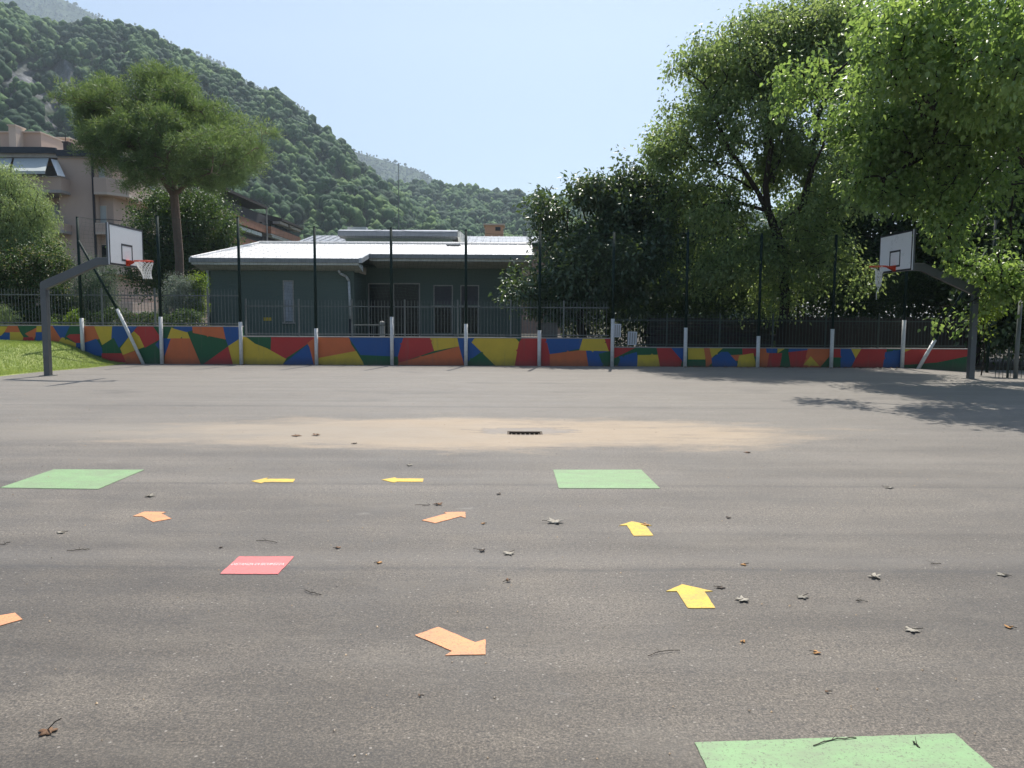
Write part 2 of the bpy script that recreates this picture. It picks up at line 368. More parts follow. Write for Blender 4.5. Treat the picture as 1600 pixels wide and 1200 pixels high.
class MB:
    def __init__(s): s.v = []; s.f = []; s.mi = []; s.cur = 0
    def mat(s, i): s.cur = i; return s
    def poly(s, pts):
        b = len(s.v); s.v += [tuple(p) for p in pts]; s.f.append(tuple(range(b, b + len(pts)))); s.mi.append(s.cur); return s
    def box(s, x0, x1, y0, y1, z0, z1):
        if x0 > x1: x0, x1 = x1, x0
        if y0 > y1: y0, y1 = y1, y0
        if z0 > z1: z0, z1 = z1, z0
        b = len(s.v)
        s.v += [(x0, y0, z0), (x1, y0, z0), (x1, y1, z0), (x0, y1, z0), (x0, y0, z1), (x1, y0, z1), (x1, y1, z1), (x0, y1, z1)]
        for q in ((3, 2, 1, 0), (4, 5, 6, 7), (0, 1, 5, 4), (1, 2, 6, 5), (2, 3, 7, 6), (3, 0, 4, 7)):
            s.f.append(tuple(b + i for i in q)); s.mi.append(s.cur)
        return s
    def prism(s, pts, ext):
        """pts: planar polygon, ext: extrusion vector (solid)"""
        e = Vector(ext); n = len(pts); b = len(s.v); pts = [Vector(p) for p in pts]
        nn = Vector((0, 0, 0))
        for i in range(n): nn += pts[i].cross(pts[(i + 1) % n])
        if nn.dot(e) > 0: pts = pts[::-1]
        s.v += [tuple(p) for p in pts] + [tuple(p + e) for p in pts]
        s.f.append(tuple(range(b, b + n))); s.f.append(tuple(range(b + 2 * n - 1, b + n - 1, -1))); s.mi += [s.cur] * 2
        for i in range(n):
            j = (i + 1) % n; s.f.append((b + j, b + i, b + n + i, b + n + j)); s.mi.append(s.cur)
        return s
    def tube(s, p0, p1, r0, r1=None, n=8, rot=0, cap=True):
        r1 = r0 if r1 is None else r1; p0 = Vector(p0); p1 = Vector(p1); d = (p1 - p0).normalized()
        a = d.orthogonal() if abs(d.z) < .99 else Vector((1, 0, 0)); a = (a - d * a.dot(d)).normalized(); c = d.cross(a)
        b = len(s.v)
        for p, r in ((p0, r0), (p1, r1)):
            for i in range(n):
                t = rot + 2 * math.pi * i / n; s.v.append(tuple(p + a * (math.cos(t) * r) + c * (math.sin(t) * r)))
        for i in range(n):
            j = (i + 1) % n; s.f.append((b + i, b + j, b + n + j, b + n + i)); s.mi.append(s.cur)
        if cap:
            s.f.append(tuple(range(b + n - 1, b - 1, -1))); s.f.append(tuple(range(b + n, b + 2 * n))); s.mi += [s.cur] * 2
        return s
    def path(s, pts, r, n=6):
        for a, b in zip(pts[:-1], pts[1:]): s.tube(a, b, r, r, n)
        return s
    def build(s, name, mats, parent=None, smooth=False, bevel=0):
        if not isinstance(mats, (list, tuple)): mats = [mats]
        me = bpy.data.meshes.new(name); me.from_pydata(s.v, [], s.f)
        for m in mats: me.materials.append(m)
        me.polygons.foreach_set('material_index', s.mi)
        if smooth: me.polygons.foreach_set('use_smooth', [True] * len(me.polygons))
        me.update()
        o = link(name, me, parent)
        if bevel:
            bm = o.modifiers.new('bevel', 'BEVEL'); bm.width = bevel; bm.segments = 2; bm.limit_method = 'ANGLE'
        return o

def np_mesh(name, V, Q, m, parent=None, rnd=None, smooth=False, attr='rnd', extra=None, world=True):
    me = bpy.data.meshes.new(name); n = len(V); k = Q.shape[1]; f = len(Q)
    me.vertices.add(n); me.vertices.foreach_set('co', np.ascontiguousarray(V, np.float32).ravel())
    me.loops.add(f * k); me.loops.foreach_set('vertex_index', np.ascontiguousarray(Q, np.int32).ravel())
    me.polygons.add(f); me.polygons.foreach_set('loop_start', np.arange(0, f * k, k, dtype=np.int32))
    me.polygons.foreach_set('loop_total', np.full(f, k, np.int32))
    if smooth: me.polygons.foreach_set('use_smooth', np.ones(f, bool))
    me.update(calc_edges=True)
    if rnd is not None:
        a = me.attributes.new(attr, 'FLOAT', 'POINT'); a.data.foreach_set('value', np.ascontiguousarray(rnd, np.float32))
    for nm, vals in (extra or {}).items():
        a = me.attributes.new(nm, 'FLOAT', 'POINT'); a.data.foreach_set('value', np.ascontiguousarray(vals, np.float32))
    me.materials.append(m)
    return link(name, me, parent, world)

def leaves(name, C, D, size, m, parent, rng, aspect=.62, fold=.25, curl=.12, tint=None, spread=.55, level=0.0):
    """C: leaf positions, D: pointing directions, size: lengths. Each leaf is a folded six-point blade."""
    n = len(C); D = D / (np.linalg.norm(D, axis=1, keepdims=True) + 1e-9)
    Rn = rng.normal(size=(n, 3)); S = np.cross(D, Rn * (1 - level) + np.array([0, 0, level * 1.6])); S /= np.linalg.norm(S, axis=1, keepdims=True) + 1e-9
    N = np.cross(S, D); L = size[:, None]; W = L * aspect * .5
    base = C; tip = C + D * L - N * L * curl
    l1 = C + D * L * .32 + S * W + N * W * fold; l2 = C + D * L * .72 + S * W * spread + N * W * fold * .5 - N * L * curl * .5
    r1 = C + D * L * .32 - S * W + N * W * fold; r2 = C + D * L * .72 - S * W * spread + N * W * fold * .5 - N * L * curl * .5
    V = np.stack([base, l1, l2, tip, r2, r1], 1).reshape(-1, 3)
    b = (np.arange(n) * 6)[:, None]
    Q = np.concatenate([b + np.array([0, 1, 2, 3]), b + np.array([0, 3, 4, 5])], 1).reshape(-1, 4)
    r = rng.random(n) if tint is None else tint
    return np_mesh(name, V, Q, m, parent, np.repeat(r, 6))

def skeleton_tubes(name, pts, par, rad, m, parent):
    """tapered six-sided tubes along a tree of nodes"""
    V = []; Q = []; k = 6; ang = np.arange(k) * 2 * np.pi / k
    for i, p in enumerate(par):
        if p < 0: continue
        a, b = pts[p], pts[i]; d = b - a; L = np.linalg.norm(d)
        if L < 1e-5: continue
        d = d / L; u = np.cross(d, [0.31, .95, .05]); u /= np.linalg.norm(u); w_ = np.cross(d, u)
        ra = min(rad[p], rad[i] * 1.5); rb = rad[i]; base = len(V)
        for c, r in ((a - d * ra * .3, ra), (b, rb)):
            for t in ang: V.append(c + u * math.cos(t) * r + w_ * math.sin(t) * r)
        for j in range(k):
            j2 = (j + 1) % k; Q.append((base + j, base + j2, base + k + j2, base + k + j))
    return np_mesh(name, np.array(V), np.array(Q), m, parent, smooth=True)

def tree(name, label, cat, trunk, lobes, ncl, nleaf, lsize, lmat, bmat, r_trunk, seed, sigma=.35, droop=.35,
         group=None, aspect=.62, hollow=.38, limbs=(), flat=1.0, twig=.008, outward=.6, fold=.25, tintvar=None, crown_name='crown', keep=None, level=.55, shaggy=.16, sub=None):
    rng = np.random.default_rng(seed)
    root = empty(name, tuple(trunk[0]), label, cat, group)
    pts = [np.array(p, float) for p in trunk]; par = [-1] + list(range(len(trunk) - 1)); fixed = len(pts)
    for lb in limbs:                                  # explicit limbs: (index of parent node, points...)
        prev = lb[0]
        for q in lb[1:]: pts.append(np.array(q, float)); par.append(prev); prev = len(pts) - 1
    if sub:                                           # break the big masses into boughs with gaps between them
        v_ = np.array([l[1][0] * l[1][1] * l[1][2] for l in lobes]) ** .75; v_ /= v_.sum(); nl = []
        for _ in range(sub[0]):
            c, rr = lobes[rng.choice(len(lobes), p=v_)]; d = rng.normal(size=3); d /= np.linalg.norm(d); r = (.3 + .7 * rng.random()) ** (1 / 2.2) * (1.12 if rng.random() < .15 else .92)
            q_ = rng.uniform(.6, 1.3); nl.append((tuple(np.array(c) + d * np.array(rr) * r), (sub[1] * q_, sub[1] * q_, sub[2] * q_)))
        lobes = nl
    vols = np.array([l[1][0] * l[1][1] * l[1][2] for l in lobes]) ** .8; vols /= vols.sum()
    C = []
    for _ in range(ncl):
        c, rr = lobes[rng.choice(len(lobes), p=vols)]
        d = rng.normal(size=3); d /= np.linalg.norm(d)
        r = (hollow ** 3 + (1 - hollow ** 3) * rng.random()) ** (1 / 3)
        if rng.random() < shaggy: r *= rng.uniform(1.05, 1.4)
        q = np.array(c) + d * np.array(rr) * r
        if keep is not None and not keep(q): continue
        C.append(q)
    C = np.array(C)
    T = np.array(pts)
    dist = np.min(np.linalg.norm(C[:, None] - T[None], axis=2), axis=1); C = C[np.argsort(dist)]
    arr = np.zeros((len(C) * 3 + len(pts) + 5, 3)); arr[:len(pts)] = T; cost = np.zeros(len(arr)); cnt = len(pts)
    for i in range(1, cnt): cost[i] = cost[par[i]] + np.linalg.norm(arr[i] - arr[par[i]])
    ends = []
    lo = min(2, fixed - 1)
    for c in C:
        d = np.linalg.norm(arr[lo:cnt] - c, axis=1) + cost[lo:cnt] * .22
        j = int(np.argmin(d)) + lo; a = arr[j]; L = np.linalg.norm(c - a)
        mid1 = a * .55 + c * .45 + np.array([0, 0, L * .09]) + rng.normal(size=3) * L * .05
        arr[cnt] = mid1; par.append(j); cost[cnt] = cost[j] + L * .5; cnt += 1
        arr[cnt] = c; par.append(cnt - 1); cost[cnt] = cost[cnt - 1] + L * .5; ends.append(cnt); cnt += 1
    pts = arr[:cnt]; rad = np.zeros(cnt)
    for e in ends: rad[e] += twig ** 2.3
    for i in range(cnt - 1, 0, -1): rad[i] = max(rad[i], twig ** 2.3); rad[par[i]] += rad[i]
    rad = rad ** (1 / 2.3); s = r_trunk / max(rad[0], 1e-6); rad = np.maximum(rad * s ** .999, twig * .7)
    skeleton_tubes('trunk', pts, par, rad, bmat, root)
    E = pts[ends]; n = len(E) * nleaf
    idx = np.repeat(np.arange(len(E)), nleaf)
    off = np.clip(rng.normal(size=(n, 3)), -1.9, 1.9) * sigma * np.array([1, 1, flat]) * rng.uniform(.6, 1.25, len(E))[idx][:, None]
    pos = E[idx] + off
    cen = np.array([l[0] for l in lobes]).mean(0)
    D = rng.normal(size=(n, 3)) + outward * (off / sigma) + np.array([0, 0, -droop * 2.2])
    clt = rng.random(len(E))[idx]
    tint = np.clip(clt * .55 + rng.random(n) * .45, 0, 1)
    if tintvar is not None: tint = tintvar(pos, tint, rng)
    leaves(crown_name, pos, D, rng.uniform(.65, 1.25, n) * lsize, lmat, root, rng, aspect, fold, tint=tint, level=level)
    return root

def L_(px, py, Y, rx, ry=None, rz=None):
    p = P(px, py, Y); rx = rx * Y / F; rz = (rz * Y / F) if rz else rx; return ((p.x, p.y, p.z), (rx, ry or rx, rz))
def V3(v): return (v.x, v.y, v.z)

# ------------------------------------------------------------------ ground and court
WY = 25.8                                            # face of the low wall
def smooth(t): t = np.clip(t, 0, 1); return t * t * (3 - 2 * t)
DR = G(820, 673.5); DX0, DX1, DY0, DY1 = DR.x - .25, DR.x + .25, DR.y - .16, DR.y + .16
def court_z(x, y):
    r = np.sqrt(((x - DR.x) / 1.6) ** 2 + ((y - DR.y) / 1.1) ** 2)
    return -.14 * smooth((x - 12.9) / 3) * smooth((y - 20) / 5) - .03 * smooth(1 - r)
def grid_sheet(name, xs, ys, zf, m, hole=None, kind='structure'):
    X, Y = np.meshgrid(xs, ys); Z = zf(X, Y); V = np.stack([X, Y, Z], -1).reshape(-1, 3)
    nx, ny = len(xs), len(ys); i, j = np.meshgrid(np.arange(nx - 1), np.arange(ny - 1)); a = (j * nx + i).ravel()
    if hole:
        cx = (X[:-1, :-1] + X[1:, 1:]).ravel() / 2; cy = (Y[:-1, :-1] + Y[1:, 1:]).ravel() / 2
        a = a[~((cx > hole[0]) & (cx < hole[1]) & (cy > hole[2]) & (cy < hole[3]))]
    Q = np.stack([a, a + 1, a + nx + 1, a + nx], 1)
    o = np_mesh(name, V, Q, m, smooth=True); tag(o, kind=kind); return o
big = [-4000, -2000, -900, -400, -150, -60, 0, 60, 150, 400, 900, 2000, 4000]
grid_sheet('ground', np.array(big, float), np.array([-300, -60, 0, 60, 150, 400, 900, 2000, 4500], float), lambda x, y: x * 0 - .35, M['earth'])
xs = np.unique(np.concatenate([np.arange(-60, 60.1, 1.0), np.arange(DR.x - 1.75, DR.x + 1.8, .125), [DX0, DX1], np.arange(12, 20, .3)]))
ys = np.unique(np.concatenate([np.arange(-20, 27.1, .5), np.arange(DR.y - 1.2, DR.y + 1.25, .12), [DY0, DY1]]))
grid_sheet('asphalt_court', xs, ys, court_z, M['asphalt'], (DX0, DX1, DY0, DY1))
o = MB().box(-60, 60, 27.0, 80, -.34, -.02).build('garden_ground', M['soil']); tag(o, kind='structure')

# drain
dr = empty('drain_grate', (DR.x, DR.y, 0), 'rusty iron drain grate sunk in the sandy patch of the court', 'drain')
b = MB(); zt = -.032
b.box(DX0, DX1, DY0 - .0, DY0 + .03, -.3, zt).box(DX0, DX1, DY1 - .03, DY1, -.3, zt)
b.box(DX0, DX0 + .03, DY0 + .03, DY1 - .03, -.3, zt).box(DX1 - .03, DX1, DY0 + .03, DY1 - .03, -.3, zt)
b.box(DX0 + .03, DX1 - .03, DY0 + .03, DY1 - .03, -.32, -.29)
b.build('frame', M['drain_iron'], dr)
b = MB()
for i in range(7):
    x = DX0 + .055 + i * .065; b.box(x, x + .016, DY0 + .03, DY1 - .03, -.085, zt - .018)
b.build('bars', M['drain_iron'], dr)

# ------------------------------------------------------------------ lawn bank on the left
def bank_z(x, y):
    bx = -12.95 - .55 * smooth((24.5 - y) / 4)                      # edge drifts left towards the camera
    t = smooth((bx - x) / 2.6) * smooth((y - 19.7) / 5.4)
    edge = np.minimum((bx - x) / .35, (y - 19.9 + (x + 13.3) * .09) / .35)
    n = .03 * np.sin(x * 2.3 + y) * np.sin(y * 1.7)
    return np.where(edge > 0, .012 + .73 * t + n * t, -.08)
grid_sheet('grass_bank', np.arange(-45, -12.6, .15), np.arange(19.6, 25.85, .15), bank_z, M['lawn'])
rng = np.random.default_rng(5)
n = 120000; x = rng.uniform(-26, -12.7, n); y = rng.uniform(19.7, 25.75, n); z = bank_z(x, y); ok = z > 0; x, y, z = x[ok], y[ok], z[ok]; n = len(x)
D = np.stack([rng.normal(0, .5, n), rng.normal(0, .5, n), np.ones(n)], 1)
pt = np.clip(.5 + .5 * np.sin(x * 1.1 + 2 * np.sin(y * .9)) * np.cos(y * 1.6 + x * .4), 0, 1)
o = leaves('lawn_grass', np.stack([x, y, z - .005], 1), D, rng.uniform(.03, .075, n), M['grass_blade'], None, rng, .16, .1, .2, tint=np.clip(pt * .5 + rng.random(n) * .5, 0, 1))
tag(o, 'mown sunlit grass covering the bank beside the left basketball hoop', 'grass', kind='stuff')

# ------------------------------------------------------------------ painted low wall
def zw(px, py, Y=WY): return P(px, py, Y).z
WX = [P(px, 540, WY).x for px in (-60, 378, 955, 1516)]
WX[0] = -30
H1, H2, H3 = zw(250, 508.8), zw(660, 526.5), zw(1240, 543.3)
Z6 = (4.0, 0, 490); Z3 = (3.81, 280, 320); Z4 = (3.81, 600, 320); Z7 = (5.333, 940, 470); Z8 = (3.81, 1180, 320)
MUR1 = [(Z6, 'y', (-200,75),(55,82),(0,140),(-200,160)),(Z6,'b',(-200,140),(0,140),(40,112),(65,125),(65,187),(-200,187)),(Z6,'o',(55,76),(105,76),(125,120),(30,115)),
 (Z6,'y',(65,118),(125,120),(152,160),(140,188),(65,188)),(Z6,'o',(160,125),(225,92),(230,115),(210,165)),(Z6,'r',(150,150),(200,150),(215,170),(225,190),(140,190)),
 (Z6,'y',(232,76),(265,76),(265,115),(230,118)),(Z6,'o',(262,76),(330,76),(385,160),(360,205),(300,195),(262,190)),(Z6,'b',(225,120),(265,118),(265,190),(225,190)),
 (Z6,'b',(330,76),(435,76),(400,150),(380,150)),(Z6,'r',(420,145),(440,132),(510,130),(510,190),(480,185)),(Z6,'y',(350,205),(390,150),(480,190),(470,230),(350,220)),
 (Z6,'o',(528,76),(595,76),(620,155),(530,180)),(Z6,'y',(590,76),(705,76),(705,150),(640,195),(610,120)),(Z6,'b',(705,76),(860,76),(820,125),(740,215),(700,160)),
 (Z6,'b',(480,185),(530,185),(600,160),(650,240),(640,260),(480,260)),(Z6,'g',(640,200),(710,155),(740,215),(760,240),(700,252),(645,252)),(Z6,'r',(640,250),(770,250),(800,322),(640,322)),
 (Z6,'o',(770,255),(860,235),(905,322),(800,322)),(Z6,'y',(850,105),(870,118),(885,160),(905,205),(770,255),(755,215),(825,125)),(Z6,'r',(840,110),(870,76),(950,76),(1005,155),(905,210),(875,140)),
 (Z6,'b',(975,195),(1005,160),(1070,155),(1050,230),(1030,260),(1005,230)),(Z6,'y',(1075,90),(1165,110),(1185,155),(1050,155)),(Z6,'b',(1110,76),(1210,76),(1210,100),(1165,112),(1085,92)),
 (Z6,'o',(1070,158),(1185,158),(1255,322),(1030,322),(1035,260)),(Z6,'o',(1205,76),(1395,76),(1420,162),(1210,120)),(Z6,'b',(1395,76),(1515,76),(1515,155),(1430,205),(1415,160)),
 (Z6,'r',(1430,205),(1440,250),(1460,322),(1265,322)),(Z6,'y',(1430,205),(1480,172),(1512,150),(1512,322),(1460,322),(1440,240))]
MUR2 = [(Z3,'y',(373,783),(400,790),(635,915),(605,960),(373,960)),(Z3,'g',(392,780),(552,780),(548,862),(455,825)),(Z3,'r',(552,780),(830,780),(765,825),(635,912),(548,865)),
 (Z3,'b',(770,828),(808,960),(605,960)),(Z3,'o',(765,825),(830,780),(1005,780),(1020,830),(1050,875),(838,910),(812,960),(806,960),(780,850)),(Z3,'y',(1050,872),(1105,960),(820,960),(835,912)),
 (Z3,'b',(1005,780),(1335,780),(1310,905),(1085,895)),(Z3,'g',(1085,895),(1310,905),(1310,960),(1105,960)),
 (Z4,'r',(120,785),(280,785),(300,868),(90,940),(86,900)),(Z4,'y',(275,785),(437,785),(450,840),(302,868)),(Z4,'o',(90,940),(450,842),(484,970),(84,970)),
 (Z4,'b',(437,785),(550,785),(520,820),(600,880),(500,935),(482,965),(450,840)),(Z4,'g',(500,935),(590,870),(680,970),(484,970)),(Z4,'y',(525,820),(550,785),(770,785),(808,825),(800,880),(778,970),(680,970)),
 (Z4,'r',(805,825),(830,785),(965,785),(985,890),(992,970),(778,970)),(Z4,'b',(965,785),(1200,785),(1165,855),(990,890)),(Z4,'o',(990,890),(1205,862),(1222,970),(992,970)),
 (Z4,'b',(1205,868),(1352,872),(1352,970),(1222,970)),(Z4,'y',(1190,785),(1310,785),(1335,870),(1165,865)),(Z4,'r',(1310,785),(1353,785),(1353,868),(1338,868)),(Z4,'g',(1280,890),(1353,870),(1353,970),(1310,970))]
MUR3 = [(Z7,'r',(80,380),(280,380),(285,388),(110,475),(80,478)),(Z7,'b',(150,470),(290,430),(300,560),(130,560),(160,490)),(Z7,'y',(305,455),(475,452),(492,560),(300,560)),
 (Z7,'r',(460,380),(570,380),(665,495),(650,560),(492,560)),(Z7,'b',(570,380),(690,380),(690,520),(665,490)),(Z7,'y',(725,380),(850,380),(860,485),(725,485)),
 (Z7,'o',(850,380),(895,380),(925,440),(920,510),(870,560),(870,490)),(Z7,'y',(900,380),(1025,380),(920,470)),(Z7,'b',(1000,430),(1050,430),(1110,490),(1145,560),(930,560),(920,480)),
 (Z7,'r',(1175,380),(1290,380),(1290,460),(1180,450)),(Z7,'o',(1080,455),(1180,450),(1160,500),(1120,495)),(Z7,'y',(1150,460),(1260,440),(1290,560),(1130,560)),
 (Z7,'o',(1290,400),(1380,400),(1400,470),(1380,560),(1300,560)),(Z7,'b',(1370,380),(1470,380),(1450,435),(1380,430)),(Z7,'r',(1400,440),(1500,440),(1480,560),(1380,560)),
 (Z7,'y',(1468,378),(1557,378),(1470,432)),(Z8,'b',(205,850),(320,850),(300,880),(200,880)),(Z8,'r',(200,880),(320,866),(290,975),(215,975)),(Z8,'o',(318,850),(440,850),(440,900),(375,975),(285,975)),
 (Z8,'y',(290,952),(330,905),(378,958)),(Z8,'r',(440,850),(510,850),(510,905),(460,905)),(Z8,'b',(510,850),(572,850),(605,900),(560,975),(510,975)),(Z8,'y',(570,852),(635,852),(600,918)),
 (Z8,'r',(600,915),(640,850),(780,850),(775,900),(750,990),(565,990)),(Z8,'b',(775,880),(870,865),(870,1000),(755,1000)),(Z8,'y',(870,852),(950,852),(940,880),(870,882)),
 (Z8,'r',(880,882),(960,850),(1290,850),(1290,895),(1080,935),(890,952))]
def clip_poly(poly, axis, lim, keep_less):
    out = []
    for i in range(len(poly)):
        a, b = poly[i], poly[(i + 1) % len(poly)]
        ia = (a[axis] <= lim) == keep_less; ib = (b[axis] <= lim) == keep_less
        if ia: out.append(a)
        if ia != ib:
            t = (lim - a[axis]) / (b[axis] - a[axis]); out.append(tuple(a[q] + (b[q] - a[q]) * t for q in range(2)))
    return out
KEY = ['g', 'r', 'o', 'y', 'b']
def wall_section(label, x0, x1, h, mural, seed, zb=-.3):
    rnd = random.Random(seed); b = MB(); b.mat(0).box(x0, x1, WY, WY + .22, zb, h - .03)
    b.mat(5).box(x0, x1, WY - .012, WY + .235, h - .03, h)          # thin cement cap
    mt = [PAL[c] for c in KEY] + [M['concrete']]
    for n_, it in enumerate(mural):
        (s, ox, oy), c, pts = it[0], it[1], it[2:]
        w = [P(ox + p[0] / s, oy + p[1] / s, WY) for p in pts]; w = [(p.x, p.z) for p in w]; mx = sum(p[0] for p in w) / len(w); mz = sum(p[1] for p in w) / len(w)
        w = [(p[0] + .022 * (p[0] - mx) / (math.hypot(p[0] - mx, p[1] - mz) + 1e-6), p[1] + .022 * (p[1] - mz) / (math.hypot(p[0] - mx, p[1] - mz) + 1e-6)) for p in w]
        rough = []
        for i in range(len(w)):                                     # hand-cut edges with the odd nick
            a, q = w[i], w[(i + 1) % len(w)]; rough.append(a); L = math.hypot(q[0] - a[0], q[1] - a[1])
            if L > .5 and rnd.random() < .5:
                t = rnd.uniform(.25, .75); nx, nz = (q[1] - a[1]) / L, -(q[0] - a[0]) / L; e = rnd.uniform(.04, .07) * rnd.choice((-1, 1)); k = .045 / L
                for dt, ee in ((-k, 0), (-.2 * k, e), (.25 * k, e * .3), (k, 0)): rough.append((a[0] + (q[0] - a[0]) * (t + dt) + nx * ee, a[1] + (q[1] - a[1]) * (t + dt) + nz * ee))
        for ax, lim, kl in ((0, x0 + .002, False), (0, x1 - .002, True), (1, zb, False), (1, h - .031, True)):
            rough = clip_poly(rough, ax, lim, kl)
            if len(rough) < 3: break
        if len(rough) < 3: continue
        yy = WY - .0012 - .0003 * n_
        ar = sum(rough[i][0] * rough[(i + 1) % len(rough)][1] - rough[(i + 1) % len(rough)][0] * rough[i][1] for i in range(len(rough)))
        if ar < 0: rough = rough[::-1]
        b.mat(KEY.index(c)).poly([(p[0], yy, p[1]) for p in rough])
    o = b.build('mural_wall', mt); center_origin(o)
    return tag(o, label, 'wall', 'low walls painted with a patchwork mural')
wall_section('tallest part of the patchwork painted wall, on the left rising behind the grass bank', WX[0], WX[1], H1, MUR1, 1)
wall_section('middle part of the patchwork painted wall in front of the green building', WX[1] + .003, WX[2], H2, MUR2, 2)
wall_section('lowest part of the patchwork painted wall, shaded by trees on the right', WX[2] + .003, WX[3], H3, MUR3, 3)

# ------------------------------------------------------------------ tall net posts with white bases
PB = [(130, 497, 340), (253, 495, 338), (377, 503, 340), (494.5, 513, 355), (612.5, 495, 357), (728, 506, 360), (842.5, 516, 360), (956.5, 498, 362), (1070.5, 512, 364), (1184, 525, 366), (1299, 514, 368), (1410, 500, 370)]
PWHERE = ['beside the grass bank, with a slanting brace', 'just right of the left basketball hoop net', 'where the painted wall first steps down',
 'in front of the narrow shuttered window', 'in front of the middle of the green building', 'before the dark windows of the green building', 'at the left edge of the glossy dark tree',
 'beside the hanging pale meter box', 'right of the two pale boxes, in tree shade', 'in front of the leaning maple trunk', 'in shade left of the right basketball hoop net', 'in deep shade nearest the short leaning white prop']
py0 = WY - .09
for i, (px, pw, ptop) in enumerate(PB):
    X = P(px, 560, py0).x; zt = P(px, ptop, py0).z; zwh = P(px, pw, py0).z
    zb = float(court_z(X, 25.7)) if i else .3
    r = empty('net_post', (X, py0, zb), 'tall green net post with white foot, ' + PWHERE[i], 'post', 'tall posts carrying the ball net')
    MB().tube((X, py0, zwh - .02), (X, py0, zt), .048, .045, 12).build('upper_shaft', M['green_post'], r, True)
    b = MB().tube((X, py0, zb - .1), (X, py0, zwh), .062, .062, 12)
    b.build('white_foot', M['white_paint'], r, True)
    MB().box(X - .03, X + .03, py0 - .03, py0 + .04, zt, zt + .03).build('cap', M['green_post'], r)
    if i == 0:
        A = P(126, 376, py0 - .05); B = P(183, 483, py0 - .05); Cc = P(225, 571, py0 - .05)
        A.x = X + .03
        MB().tube(A, B, .042, .042, 10).build('brace', M['green_post'], r, True)
        e = MB().tube(B, Cc, .055, .055, 10).build('brace_foot', M['white_paint'], r, True)
r = empty('leaning_prop', tuple(G(1434, 579)), 'short white painted prop leaning away from the wall beside the right basketball pole', 'post')
A = P(1434, 579, py0 - .1); B = P(1461, 531, py0 - .06); B2 = P(1541, 392, py0 - .02); A.z = float(court_z(A.x, 25.7)) - .02
MB().tube(A, B, .06, .06, 10).build('white_foot', M['white_paint'], r, True)
MB().tube(B, B2, .042, .042, 10).build('dark_shaft', M['green_post'], r, True)
X = P(1543, 560, py0).x
MB().tube((X, py0, -.2), (X, py0, 4.9), .048, .045, 12).build('upright', M['green_post'], r, True)

# ball net strung on the posts
X0, X1 = P(130, 450, WY).x, P(1410, 450, WY).x
pxs = [P(p[0], 400, WY).x for p in PB]; ptop = [P(p[0], p[2], py0).z for p in PB]
def net_top(x):
    for i in range(len(pxs) - 1):
        if x <= pxs[i + 1] + 1e-6:
            t = (x - pxs[i]) / (pxs[i + 1] - pxs[i]); return ptop[i] + (ptop[i + 1] - ptop[i]) * t - .14 * 4 * t * (1 - t)
    return ptop[-1]
rnd = random.Random(4); NX = 200; NZ = 28; g = []
for i in range(NX + 1):
    x = X0 + (X1 - X0) * i / NX; top = net_top(x); bot = 1.35; col_ = []
    for j in range(NZ + 1):
        t = j / NZ; z = bot + (top - .02 - bot) * t + .05 * math.sin(x * 1.9 + j * .35) * (1 - t * t) + .03 * math.sin(x * 4.3 + j) * (1 - t)
        col_.append((x + .05 * math.sin(j * .8 + x) + rnd.uniform(-.012, .012), WY + .02 + .035 * math.sin(x * 1.3 + j * .2), z + rnd.uniform(-.01, .01)))
    g.append(col_)
b = MB(); s_ = .0019
for i in range(NX + 1):
    for j in range(NZ + 1):
        if i < NX: b.tube(g[i][j], g[i + 1][j], s_, s_, 3, cap=False)
        if j < NZ: b.tube(g[i][j], g[i][j + 1], s_, s_, 3, cap=False)
o = b.build('ball_net', M['net_green']); center_origin(o); tag(o, 'long sagging green mesh net strung between the tall posts above the painted wall', 'net')
b = MB()
for i in range(80):
    xa = X0 + (X1 - X0) * i / 80; xb = X0 + (X1 - X0) * (i + 1) / 80
    b.tube((xa, WY + .0, net_top(xa) + .02), (xb, WY + .0, net_top(xb) + .02), .006, .006, 4, cap=False)
b.build('top_cord', M['net_green'], o)

# ------------------------------------------------------------------ bar fences behind the wall
def bar_fence(label, xa, xb, zb, zt, y, m, pitch=.113, panel=1.78, posts=None):
    r = empty('bar_fence', ((xa + xb) / 2, y, zb), label, 'fence', 'metal bar fences standing on the painted wall')
    ps = posts or [xa + panel * i for i in range(int((xb - xa) / panel) + 2) if xa + panel * i <= xb + .01]
    for x in ps: MB().box(x - .025, x + .025, y - .025, y + .025, zb - .05, zt + .04).build('post', m, r)
    if ps[-1] < xb - .2: ps = ps + [xb]
    for a, c in zip(ps[:-1], ps[1:]):
        b = MB(); b.box(a + .026, c - .026, y - .018, y + .018, zb + .06, zb + .095).box(a + .026, c - .026, y - .018, y + .018, zt - .22, zt - .185)
        n_ = max(1, int(round((c - a) / pitch)))
        for i in range(1, n_):
            x = a + (c - a) * i / n_
            b.tube((x, y - .024, zb + .03), (x, y - .024, zt - .03), .0085, .0085, 6).tube((x, y - .024, zt - .03), (x, y - .024, zt + .02), .0085, .001, 6, cap=False)
        b.build('panel', m, r)
    return r
FY = WY + .11
bar_fence('pale grey bar fence on the tall left wall, with shrubs behind it', WX[0] + .2, WX[1] - .1, H1, zw(250, 452, FY), FY, M['iron_grey'])
bar_fence('pale grey bar fence on the middle wall, in front of the green building', WX[1] + .12, WX[2] - .05, H2, zw(660, 470, FY), FY, M['iron_grey'])
bar_fence('dark bar fence on the low right wall, almost lost in tree shade', WX[2] + .1, WX[3] - .1, H3, zw(1240, 492, FY), FY, M['iron_dark'])
